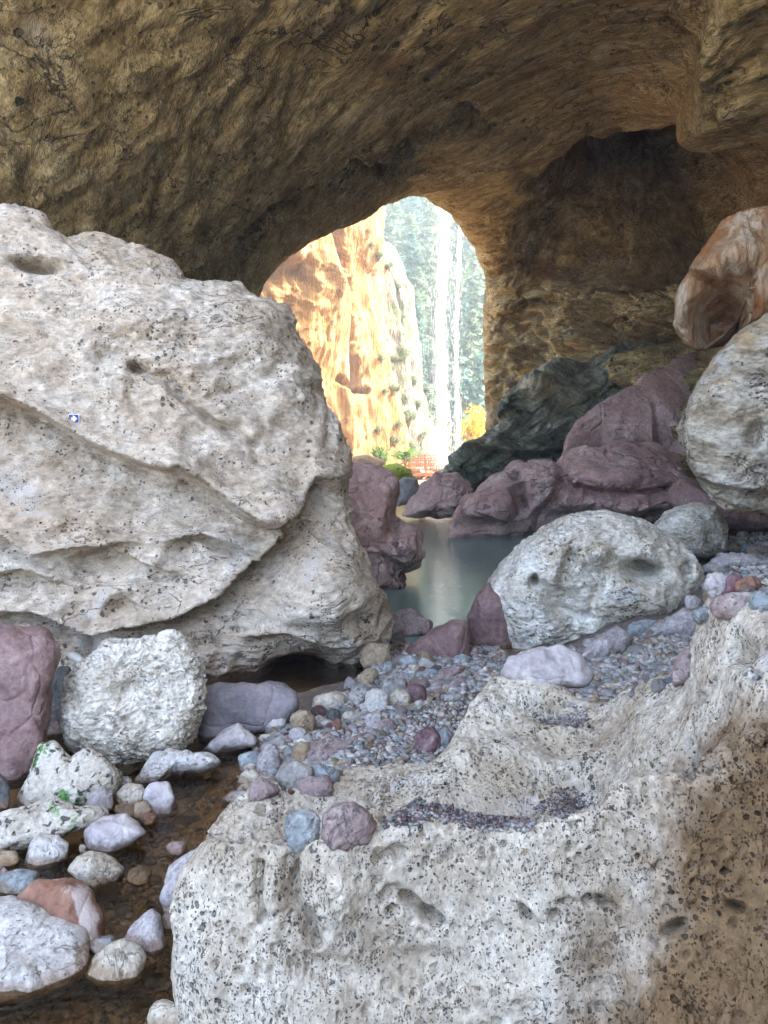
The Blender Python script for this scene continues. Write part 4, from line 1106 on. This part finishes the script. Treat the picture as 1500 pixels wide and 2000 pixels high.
    ([(750, 1228), (760, 1196), (800, 1187), (847, 1214), (840, 1242), (760, 1250)], 'mauve', 'flat greyish purple stone at the near left corner of the pool', -.03, .6),
    ((740, 1172, 34, 44), 'lilac', 'pale pinkish stone in the pool against the huge pale boulder', -.03, .3),
    ((775, 1252, 34, 20), 'dark', 'dark pebble between the two purple stones by the pool', None, .5),
    ((900, 1290, 30, 24), 'bluegrey', 'grey pebble beside the dark plum upright rock', None, .4),
]:
    shape, mk, lab, z_, ln = a
    if mk is None:
        continue
    mt = M['purple_dark'] if mk == 'mauve_big' else S[mk]
    big = isinstance(shape[0], tuple) and np.ptp(np.array(shape)[:, 0]) > 75
    stone(shape, mt, lab, z=z_, lean=ln, sub=6 if big else 5, thick=.42)
stone((590, 1616, 74, 74), S['bluegrey'], 'smooth pale blue stone sitting in the basin of the foreground rock', lean=.2, objs=[fgo], thick=.4, p=2.8)
stone([(626, 1630), (632, 1590), (655, 1570), (690, 1563), (722, 1580), (738, 1612), (720, 1640), (640, 1655)], S['mauve'], 'dusky purple stone beside the pale blue stone in the basin', lean=.2, objs=[fgo], thick=.42)

# ------------------------------------------------------------------ cobbles and gravel
def cobble_mesh(seed, sub=4):
    r_ = np.random.default_rng(seed)
    dv, f = ico(sub)
    n = r_.normal(size=(13, 3))
    n /= np.linalg.norm(n, axis=1)[:, None]
    dd = r_.uniform(.62, 1.0, 13)
    k = r_.uniform(7, 14)
    a = np.maximum(dv @ n.T, 0) / dd
    rr = ((a ** k).sum(1) + (1 / 1.15) ** k) ** (-1 / k)
    v = dv * rr[:, None]
    v *= 1 + .05 * fbm(dv * 2.5 + seed, 3)[:, None] + .015 * fbm(dv * 9 + seed, 2)[:, None]
    v *= np.array([1.0, r_.uniform(.65, .9), r_.uniform(.45, .72)])
    v /= np.abs(v[:, 0]).max()
    return mesh_np('cobble', v, f)
CM = [cobble_mesh(s) for s in range(14)]
for m_ in CM:
    m_.materials.append(S['grey'])
CW = {'grey': 5, 'bluegrey': 4, 'mauve': 5, 'lilac': 5, 'plum': 1.5, 'cream': 4, 'tan': 3, 'rust': 1, 'dark': 1, 'white': 2}
CK, CPB = list(CW), np.array(list(CW.values())) / sum(CW.values())
WORD = {'grey': 'grey', 'bluegrey': 'blue grey', 'mauve': 'mauve', 'lilac': 'pale lilac', 'plum': 'dark plum', 'cream': 'cream', 'tan': 'tan', 'rust': 'rust red', 'dark': 'near black', 'white': 'white', 'brown': 'brown'}
def inside(x, y, poly):
    c = False
    j = len(poly) - 1
    for i in range(len(poly)):
        (x0, y0), (x1, y1) = poly[i], poly[j]
        if (y0 > y) != (y1 > y) and x < (x1 - x0) * (y - y0) / (y1 - y0) + x0:
            c = not c
        j = i
    return c
placed = []
def cobble(px, py, size_px, kind, group, label, z=None, sinkf=.38, name='cobble', mats=None):
    hh = hit(px, py, [ground, fgo]) if z is None else None
    if z is None and not hh:
        return None
    loc = Vector(PZ(px, py, z)) if z is not None else hh[1]
    r_ = size_px / 2 * loc.y / F
    for q, rq in placed:
        if (q - loc).length < .62 * (r_ + rq):
            return None
    placed.append((loc, r_))
    o = link(name, CM[rng.integers(len(CM))], loc=loc + Vector((0, 0, r_ * (.6 - sinkf) * .6)))
    o.scale = (r_, r_ * rng.uniform(.8, 1.1), r_ * rng.uniform(.8, 1.2))
    o.rotation_euler = (rng.normal() * .35, rng.normal() * .35, rng.uniform(0, 6.28))
    o.material_slots[0].link = 'OBJECT'
    o.material_slots[0].material = S[kind]
    return tag(o, label, 'cobble', group)

BANK = [(470, 1480), (560, 1405), (640, 1385), (700, 1320), (780, 1285), (930, 1300), (920, 1340), (870, 1350), (800, 1400), (740, 1440), (700, 1470), (660, 1520), (560, 1550), (470, 1560)]
RIGHT = [(1000, 1330), (1180, 1270), (1240, 1230), (1380, 1190), (1370, 1110), (1430, 1050), (1500, 1040), (1500, 1170), (1390, 1180), (1340, 1325), (1180, 1385), (1080, 1340)]
BED = [(0, 1640), (120, 1700), (200, 1600), (260, 1545), (400, 1480), (480, 1440), (470, 1560), (400, 1640), (330, 1700), (330, 2000), (0, 2000)]
def scatter(poly, n, lo, hi, group, lab, kinds=CK, pr=CPB, z=None, name='cobble', pw=2.2, sinkf=.38):
    xs, ys = zip(*poly)
    made = tries = 0
    while made < n and tries < n * 12:
        tries += 1
        x, y = rng.uniform(min(xs), max(xs)), rng.uniform(min(ys), max(ys))
        if not inside(x, y, poly):
            continue
        k = rng.choice(kinds, p=pr)
        s_ = lo + (hi - lo) * rng.uniform() ** pw
        if cobble(x, y, s_, k, group, lab % WORD[k], z, sinkf, name):
            made += 1
scatter(BANK, 185, 16, 52, 'cobbles heaped on the gravel bank', '%s cobble among the mixed stones heaped on the gravel bank')
scatter(RIGHT, 120, 13, 46, 'cobbles on the right hand gravel', '%s cobble in the gravel right of the big rounded boulder')
bk = ['brown', 'tan', 'rust', 'dark', 'grey']
scatter([(925, 1310), (920, 1262), (1000, 1290), (1120, 1268), (1130, 1290), (980, 1320)], 16, 12, 34, 'cobbles under the big rounded boulder', '%s cobble in the shade at the foot of the big rounded boulder')
scatter(BED, 85, 18, 70, 'stones under the stream water', '%s stone lying under the brown stream water', bk, np.array([.4, .25, .12, .13, .1]), name='sunken_stone', sinkf=.1)

IV, IF = ico(1)
def gravel(name, polys, sizes, mats, objs, label=None, lift=.3):
    """loose small stones, each a little faceted solid, laid on what is under them"""
    V, Fc, mi, k = [], [], [], 0
    for poly, n, lo, hi in polys:
        xs, ys = zip(*poly)
        c = 0
        tries = 0
        while c < n and tries < 6 * n:
            tries += 1
            x, y = rng.uniform(min(xs), max(xs)), rng.uniform(min(ys), max(ys))
            if not inside(x, y, poly):
                continue
            hh = hit(x, y, objs)
            if not hh or hh[2].z < .45:
                continue
            r_ = lo + (hi - lo) * rng.uniform() ** 3
            t = IV * (1 + .22 * rng.normal(size=(12, 1))) * np.array([1, rng.uniform(.6, 1), rng.uniform(.4, .75)]) * r_
            a = rng.uniform(0, 6.28)
            ca, sa = math.cos(a), math.sin(a)
            t = np.stack([t[:, 0] * ca - t[:, 1] * sa, t[:, 0] * sa + t[:, 1] * ca, t[:, 2] + rng.normal() * .2 * t[:, 0]], 1)
            V.append(t + np.array(hh[1]) + np.array([0, 0, r_ * lift]))
            Fc.append(IF + 12 * k)
            mi.append(np.full(len(IF), rng.integers(len(mats))))
            k += 1
            c += 1
    me = mesh_np(name, np.concatenate(V), np.concatenate(Fc))
    for m_ in mats:
        me.materials.append(m_)
    me.polygons.foreach_set('material_index', np.concatenate(mi).astype(np.int32))
    o = link(name, me)
    return tag(o, label, kind='stuff')
GM = [S[k] for k in ('grey', 'bluegrey', 'lilac', 'white', 'cream', 'tan', 'grey', 'grey', 'mauve', 'lilac', 'bluegrey')]
FINE = [(640, 1480), (720, 1430), (800, 1380), (880, 1340), (940, 1330), (900, 1420), (850, 1490), (780, 1515), (660, 1530)]
gravel('gravel', [(BANK, 3800, .010, .05), (FINE, 2600, .005, .03), ([(690, 1290), (760, 1240), (800, 1250), (930, 1290), (960, 1310), (1180, 1270), (1240, 1230), (1400, 1190), (1330, 1330), (1180, 1390), (1000, 1340), (900, 1360), (700, 1330)], 6000, .006, .05), ([(925, 1300), (930, 1240), (1010, 1290), (1120, 1270), (1180, 1240), (1190, 1290), (1000, 1310)], 1500, .006, .05), (RIGHT, 5500, .010, .05)], None, GM, [ground], 'loose gravel of mixed colours between the boulders')
GB = [S[k] for k in ('grey', 'bluegrey', 'mauve', 'plum', 'dark', 'dark', 'plum', 'grey')]
gravel('basin_gravel', [([(760, 1590), (820, 1560), (930, 1590), (1050, 1600), (1040, 1625), (900, 1620), (850, 1606), (740, 1620)], 2200, .003, .012),
                        ([(1040, 1580), (1090, 1540), (1180, 1530), (1190, 1555), (1100, 1600)], 700, .003, .009),
                        ([(1030, 1390), (1080, 1365), (1150, 1385), (1140, 1420), (1060, 1415)], 350, .004, .012)], None, GB, [fgo], 'dark fine gravel lying in the basin of the foreground rock')
gravel('stream_pebbles', [(BED, 2200, .008, .04)], None, [S[k] for k in bk], [ground], 'small brown pebbles on the stream bed')

# ------------------------------------------------------------------ small things near by
def tube(pts, rad, n=7):
    pts = np.array(pts, float)
    V, Fc = [], []
    for i, p_ in enumerate(pts):
        tg = pts[min(i + 1, len(pts) - 1)] - pts[max(i - 1, 0)]
        tg /= np.linalg.norm(tg)
        a = np.cross(tg, [.3, .2, 1.0])
        a /= np.linalg.norm(a)
        b = np.cross(tg, a)
        for k in range(n):
            t = 2 * math.pi * k / n
            V.append(p_ + rad[i] * (a * math.cos(t) + b * math.sin(t)))
    for i in range(len(pts) - 1):
        for k in range(n):
            Fc.append((i * n + k, i * n + (k + 1) % n, (i + 1) * n + (k + 1) % n, (i + 1) * n + k))
    m_ = len(V)
    V += [pts[0], pts[-1]]
    F3 = [(m_, (k + 1) % n, k) for k in range(n)] + [(m_ + 1, (len(pts) - 1) * n + k, (len(pts) - 1) * n + (k + 1) % n) for k in range(n)]
    return np.array(V), [np.array(Fc), np.array(F3)]
def join(parts):
    V, Q, T, k = [], [], [], 0
    for v_, f_ in parts:
        for ff in (f_ if isinstance(f_, list) else [f_]):
            (Q if ff.shape[1] == 4 else T).append(ff + k)
        V.append(v_)
        k += len(v_)
    fs = ([np.concatenate(Q)] if Q else []) + ([np.concatenate(T)] if T else [])
    return np.concatenate(V), fs
def box(cx, cy, cz, sx, sy, sz, rot=0, tilt=0):
    v_ = np.array([(x, y, z) for x in (-.5, .5) for y in (-.5, .5) for z in (-.5, .5)], float) * (sx, sy, sz)
    c, s = math.cos(tilt), math.sin(tilt)
    v_ = np.stack([v_[:, 0] * c - v_[:, 2] * s, v_[:, 1], v_[:, 0] * s + v_[:, 2] * c], 1)
    c, s = math.cos(rot), math.sin(rot)
    v_ = np.stack([v_[:, 0] * c - v_[:, 1] * s, v_[:, 0] * s + v_[:, 1] * c, v_[:, 2]], 1) + (cx, cy, cz)
    return v_, np.array([(0, 1, 3, 2), (4, 6, 7, 5), (0, 4, 5, 1), (2, 3, 7, 6), (0, 2, 6, 4), (1, 5, 7, 3)])

lb = bpy.data.objects['boulder']
bpy.context.view_layer.update()
h1 = hit(140, 1275, [lb, ground])
p0 = np.array(h1[1]) + [0, -.05, 0]
p1 = P(174, 1300, p0[1] - .28)
V, fc = tube([p0 + (p1 - p0) * t + np.array([0, 0, .012 * math.sin(5 * t)]) for t in np.linspace(0, 1.1, 8)], [.022, .034, .036, .035, .033, .03, .026, .02])
tag(link('driftwood_stick', mesh_np('driftwood_stick', V, fc), M['driftwood']), 'bleached driftwood stick wedged behind the rough cream block', 'stick')

hs = hit(145, 818, [lb])
t = tag(link('trail_marker', None, loc=hs[1] + Vector((0, -.01, 0))), 'small square blue marker with a white arrow fixed on the huge pale boulder', 'sign')
yaw = math.atan2(hs[1].x, hs[1].y) * -1
t.rotation_euler = (R(-8), 0, yaw * .5)
t.scale = (.85, .85, .85)
def plate(sx, sz, y0, y1, r_=.006, n=4):
    out = []
    for (ux, uz, a0) in ((1, 1, 0), (-1, 1, 90), (-1, -1, 180), (1, -1, 270)):
        for k in range(n + 1):
            a = R(a0 + 90 * k / n)
            out.append((ux * (sx / 2 - r_) + r_ * math.cos(a), uz * (sz / 2 - r_) + r_ * math.sin(a)))
    return prism(out, y0, y1)
def prism(out, y0, y1):
    n = len(out)
    v_ = np.array([(x, y0, z) for x, z in out] + [(x, y1, z) for x, z in out])
    return v_, [np.array([[i, (i + 1) % n, n + (i + 1) % n, n + i] for i in range(n)]), np.array([list(range(n))]), np.array([list(range(2 * n - 1, n - 1, -1))])]
V, fc = plate(.100, .088, -.004, .10)
link('plate', mesh_np('plate', V, fc, smooth=False), M['sign_white'], t)
V, fc = plate(.090, .078, -.0065, -.0035)
link('face', mesh_np('face', V, fc, smooth=False), M['sign_blue'], t)
ar = [(-.028, .012), (-.002, .012), (-.012, .028), (.006, .028), (.034, 0), (.006, -.028), (-.012, -.028), (-.002, -.012), (-.028, -.012), (-.018, 0)]
V, fc = prism(ar, -.009, -.006)
link('arrow', mesh_np('arrow', V, fc, smooth=False), M['sign_white'], t)

# ------------------------------------------------------------------ plants outside the arch
def leaves(n, shape, size, seed, up=.3):
    """n leaf-sized faces through a crown volume; shape(r) gives points"""
    r_ = np.random.default_rng(seed)
    c = shape(r_, n)
    d1 = r_.normal(size=(n, 3))
    d1[:, 2] *= up
    d1 /= np.linalg.norm(d1, axis=1)[:, None]
    d2 = np.cross(d1, r_.normal(size=(n, 3)))
    d2 /= np.linalg.norm(d2, axis=1)[:, None]
    s_ = size * r_.uniform(.6, 1.4, (n, 1))
    v_ = np.stack([c - d1 * s_, c + d2 * s_ * .45, c + d1 * s_, c - d2 * s_ * .45], 1).reshape(-1, 3)
    return v_, np.arange(4 * n).reshape(-1, 4)
def cone_shape(seed):
    q = np.random.default_rng(seed)
    lobes = [(q.uniform(0, 6.28), z, q.uniform(.7, 1.15)) for z in np.linspace(.12, .96, 15) for _ in range(4)]
    def f(r_, n):
        i = r_.integers(len(lobes), size=n)
        L = np.array(lobes)[i]
        rad = (1 - L[:, 1]) * .30 * L[:, 2] + .03
        t = r_.uniform(0, 1, n) ** .7
        a = L[:, 0] + r_.normal(size=n) * .25
        return np.stack([np.cos(a) * rad * t, np.sin(a) * rad * t, L[:, 1] - .10 * t * L[:, 2] * (1 - L[:, 1]) + r_.normal(size=n) * .012], 1)
    return f
def round_shape(seed, flat=.8):
    q = np.random.default_rng(seed)
    cl = q.normal(size=(16, 3))
    cl = cl / np.linalg.norm(cl, axis=1)[:, None] * q.uniform(.25, .8, (16, 1)) * (.5, .5, .5 * flat) + (0, 0, .52)
    rr = q.uniform(.13, .24, 16)
    def f(r_, n):
        i = r_.integers(16, size=n)
        d = r_.normal(size=(n, 3))
        d /= np.linalg.norm(d, axis=1)[:, None]
        return cl[i] + d * (rr[i] * r_.uniform(.5, 1, n) ** .4)[:, None]
    return f
TREES = []
for k in range(4):
    V, fc = leaves(900, cone_shape(k), .045, k, .35)
    TREES.append((mesh_np('crown', V, fc, smooth=False), 'needle' if k % 2 else 'needle2', 'conifer_tree'))
for k in range(3):
    V, fc = leaves(800, round_shape(k + 9), .05, k + 9, .8)
    TREES.append((mesh_np('crown', V, fc, smooth=False), 'needle2', 'broadleaf_tree'))
V, fc = tube([(0, 0, -.06), (.004, 0, .3), (0, .004, .93)], [.022, .017, .004], 6)
TRUNK = mesh_np('trunk', V, fc)
TRUNK.materials.append(M['bark'])
for me, mk, _ in TREES:
    me.materials.append(M[mk])
def tree(x, y, z, h, k, label, group, wid=1.0):
    me, _, nm = TREES[k]
    o = tag(link(nm, None, loc=(x, y, z)), label, 'tree', group)
    o.scale = (h * wid, h * wid, h)
    o.rotation_euler = (0, 0, rng.uniform(0, 6.28))
    link('crown', me, None, o)
    link('trunk', TRUNK, None, o)
    return o
nt_ = 0
tp = []
for _ in range(6000):
    if nt_ >= 290:
        break
    x, y = rng.uniform(-12, 45), rng.uniform(70, 140)
    z = float(hill_z(np.array(x), np.array(y)))
    h_ = rng.uniform(4.2, 9.0)
    a, b = proj(np.array([[x, y, z + h_ * .5]]))
    if not (680 < a[0] < 985 and 340 < b[0] < 880):
        continue
    if any((x - q[0]) ** 2 + (y - q[1]) ** 2 < (.22 * (h_ + q[2]) * .5 + .4) ** 2 for q in tp):
        continue
    tp.append((x, y, h_))
    k = int(rng.choice([0, 1, 2, 3, 4, 5, 6], p=[.2, .2, .2, .2, .07, .07, .06]))
    if k < 4:
        tree(x, y, z - .3, h_, k, 'pointed conifer in the hazy forest on the slope beyond the arch', 'conifers on the slope beyond the arch', rng.uniform(.9, 1.25))
    else:
        tree(x, y, z - .3, h_ * .7, k, 'round crowned pale green tree on the slope beyond the arch', 'round crowned trees on the slope beyond the arch', 1.1)
    nt_ += 1

BM = {}
def bush(px, py, d, wpx, hpx, mk, label, group=None, seed=0, n=700, leaf=.06):
    loc = P(px, py, d)
    key = (mk, seed % 4, n)
    if key not in BM:
        V, fc = leaves(n, round_shape(seed + 30), leaf, seed + 30, .9)
        m_ = mesh_np('foliage', V, fc, smooth=False)
        m_.materials.append(M[mk])
        st = []
        for s_ in range(5):
            a = s_ * 1.257 + .3
            st.append(tube([(0, 0, -.12), (.12 * math.cos(a), .12 * math.sin(a), .25), (.3 * math.cos(a), .3 * math.sin(a), .62)], [.02, .014, .005], 5))
        V, fc = join(st)
        ms = mesh_np('stems', V, fc)
        ms.materials.append(M['bark'])
        BM[key] = (m_, ms)
    w_, h_ = wpx * d / F, hpx * d / F
    o = tag(link('bush', None, loc=loc), label, 'bush', group)
    o.scale = (w_, w_, h_)
    o.rotation_euler = (0, 0, rng.uniform(0, 6.28))
    link('foliage', BM[key][0], None, o)
    link('stems', BM[key][1], None, o)
    return o
bush(744, 912, 50, 44, 46, 'leaf_green', 'dark green bush at the foot of the cliff left of the boardwalk', seed=1)
bush(791, 906, 51, 58, 34, 'leaf_green', 'bright green bush just behind the boardwalk stairs', seed=2)
bush(930, 884, 57, 76, 96, 'leaf_yellow', 'yellow autumn bush beside the right arch wall', seed=3)
bush(908, 862, 62, 40, 44, 'leaf_yellow', 'smaller yellow bush left of the tall yellow one', seed=0)
for i, (a, b, c_) in enumerate([(790, 690, 30), (806, 745, 28), (770, 700, 26), (798, 815, 40), (765, 720, 22), (815, 790, 24), (825, 850, 26), (780, 830, 24), (752, 765, 18), (790, 700, 24), (770, 760, 30), (745, 700, 22), (790, 780, 26), (800, 870, 34), (770, 860, 28), (740, 840, 22), (820, 890, 26), (740, 500, 22), (760, 520, 22), (778, 560, 18), (725, 480, 18), (785, 620, 18)]):
    hh = hit(a, b, [cliff])
    if hh:
        bush(a, b + c_ * .4, hh[1].y - .3, c_, c_ * .9, 'leaf_grey', 'grey green shrub clinging to the sunlit cliff', 'shrubs on the sunlit cliff', seed=i)
for i in range(26):
    a, b = rng.uniform(845, 960), rng.uniform(740, 880)
    hh = hit(a, b, [hill])
    if hh:
        bush(a, b, hh[1].y, rng.uniform(18, 36), rng.uniform(16, 30), ['leaf_grey', 'leaf_grey', 'needle2', 'leaf_yellow'][i % 4], 'low shrub on the slope below the forest' if i % 4 < 3 else 'low yellow shrub on the slope below the forest', 'shrubs on the slope below the forest', seed=i)
# far bank and mossy rock beside the boardwalk
rock('boulder', [(745, 912), (775, 906), (800, 918), (808, 940), (790, 950), (750, 945)], 33, .9, M['moss'], 'low rock covered in yellow green moss in front of the boardwalk stairs', sub=6, p=2.3, amp=a_rough)
rock('boulder', [(690, 892), (720, 888), (750, 900), (765, 925), (740, 945), (690, 945)], 36, 1.0, M['bank_far'], 'grey brown rock on the far bank left of the mossy rock', sub=6, p=2.3, amp=a_stone)
for i in range(16):
    x_ = 760 + i * 13 + rng.uniform(-5, 5)
    sz = rng.uniform(14, 34)
    yb = 930 if x_ < 880 else 905
    stone((x_, yb - rng.uniform(0, 14), sz, sz * .7), [M['bank_far'], S['tan'], S['rust']][i % 3], 'rock on the far bank near the foot of the boardwalk', z=-.6 if x_ < 880 else .2, sub=4, name='boulder', cat='boulder', group='rocks on the far bank')

# ------------------------------------------------------------------ boardwalk
bw = P(800, 924, 52)
t = tag(link('boardwalk', None, loc=bw), 'red brown timber boardwalk with railings and stairs below the waterfall', 'boardwalk')
Lw, TB = 4.4, M['timber']
def prt(name, parts, mat=TB, parent=t, kind=None):
    V, fc = join(parts)
    return tag(link(name, mesh_np(name, V, fc, smooth=False), mat, parent), kind=kind)
prt('deck', [box(Lw / 2 - .02 + .0, .9, .0, Lw, 1.7, .05)])
prt('deck_beam', [box(Lw / 2, .02, -.12, Lw, .09, .18)])
for yy, zz in ((0, 0), (1.8, .18)):
    for xx in np.arange(0, Lw + .1, 1.1):
        prt('post', [box(xx, yy, .30 + zz, .11, .11, 1.5)])
    for zr, th in ((1.0, .06), (.62, .10), (.26, .10)):
        prt('rail', [box(Lw / 2, yy - .065, zr + zz, Lw + .1, .05, th)])
    prt('balusters', [box(xx, yy + .03, .52 + zz, .035, .035, .95) for xx in np.arange(.12, Lw, .14)], kind='stuff')
for k in range(5):
    prt('step', [box(-.14 - .27 * k, .6, -.12 - .17 * k, .27, 1.1, .045)])
for yy in (.02, 1.18):
    prt('stair_rail', [box(-.72, yy, .50, 1.6, .06, .09, 0, math.atan2(.17, .27))])
    prt('stair_rail', [box(-.72, yy, .12, 1.6, .05, .07, 0, math.atan2(.17, .27))])
    for xx in (-.7, -1.4):
        prt('stair_post', [box(xx, yy + .06, .05 + xx * .62, .10, .10, 1.3)])

# ------------------------------------------------------------------ waterfalls
def waterfall(px, d, ztop, zbot, core, halo, n, label, seed):
    r_ = np.random.default_rng(seed)
    c = P(px, 700, d)
    hgt = r_.uniform(0, 1, n)
    sp = 1 + 1.2 * (1 - hgt)                       # the stream frays as it falls
    isc = r_.uniform(0, 1, n) < .6
    x = np.where(isc, r_.normal(size=n) * core, r_.normal(size=n) * halo) * sp + .10 * np.sin(hgt * 9 + 1)
    y = r_.normal(size=n) * core * 1.2
    z = zbot + hgt * (ztop - zbot) - c[2]
    ln = r_.uniform(.12, .9, n) * np.where(isc, 1.2, .6)
    rd = r_.uniform(.003, .006, n) * np.where(isc, 1.4, .8)
    o = np.zeros((n, 6, 3))
    o[:, 0, 2], o[:, 5, 2] = ln * .7, -ln * .3
    for k in range(4):
        o[:, k + 1, 0], o[:, k + 1, 1] = rd * math.cos(k * math.pi / 2 + .5), rd * math.sin(k * math.pi / 2 + .5)
    v_ = (o + np.stack([x, y, z], 1)[:, None, :]).reshape(-1, 3)
    tri = np.array([(0, 1, 2), (0, 2, 3), (0, 3, 4), (0, 4, 1), (5, 2, 1), (5, 3, 2), (5, 4, 3), (5, 1, 4)])
    f_ = (tri[None] + 6 * np.arange(n)[:, None, None]).reshape(-1, 3)
    ob = link('waterfall', mesh_np('waterfall', v_, f_), M['fall'], loc=c)
    return tag(ob, label, 'waterfall')
waterfall(862, 47, 19.5, .2, .11, .40, 4600, 'broad white waterfall dropping past the mouth of the arch', 1)
waterfall(893, 48.5, 19.5, .8, .05, .14, 1300, 'thin faint waterfall right of the broad one', 2)
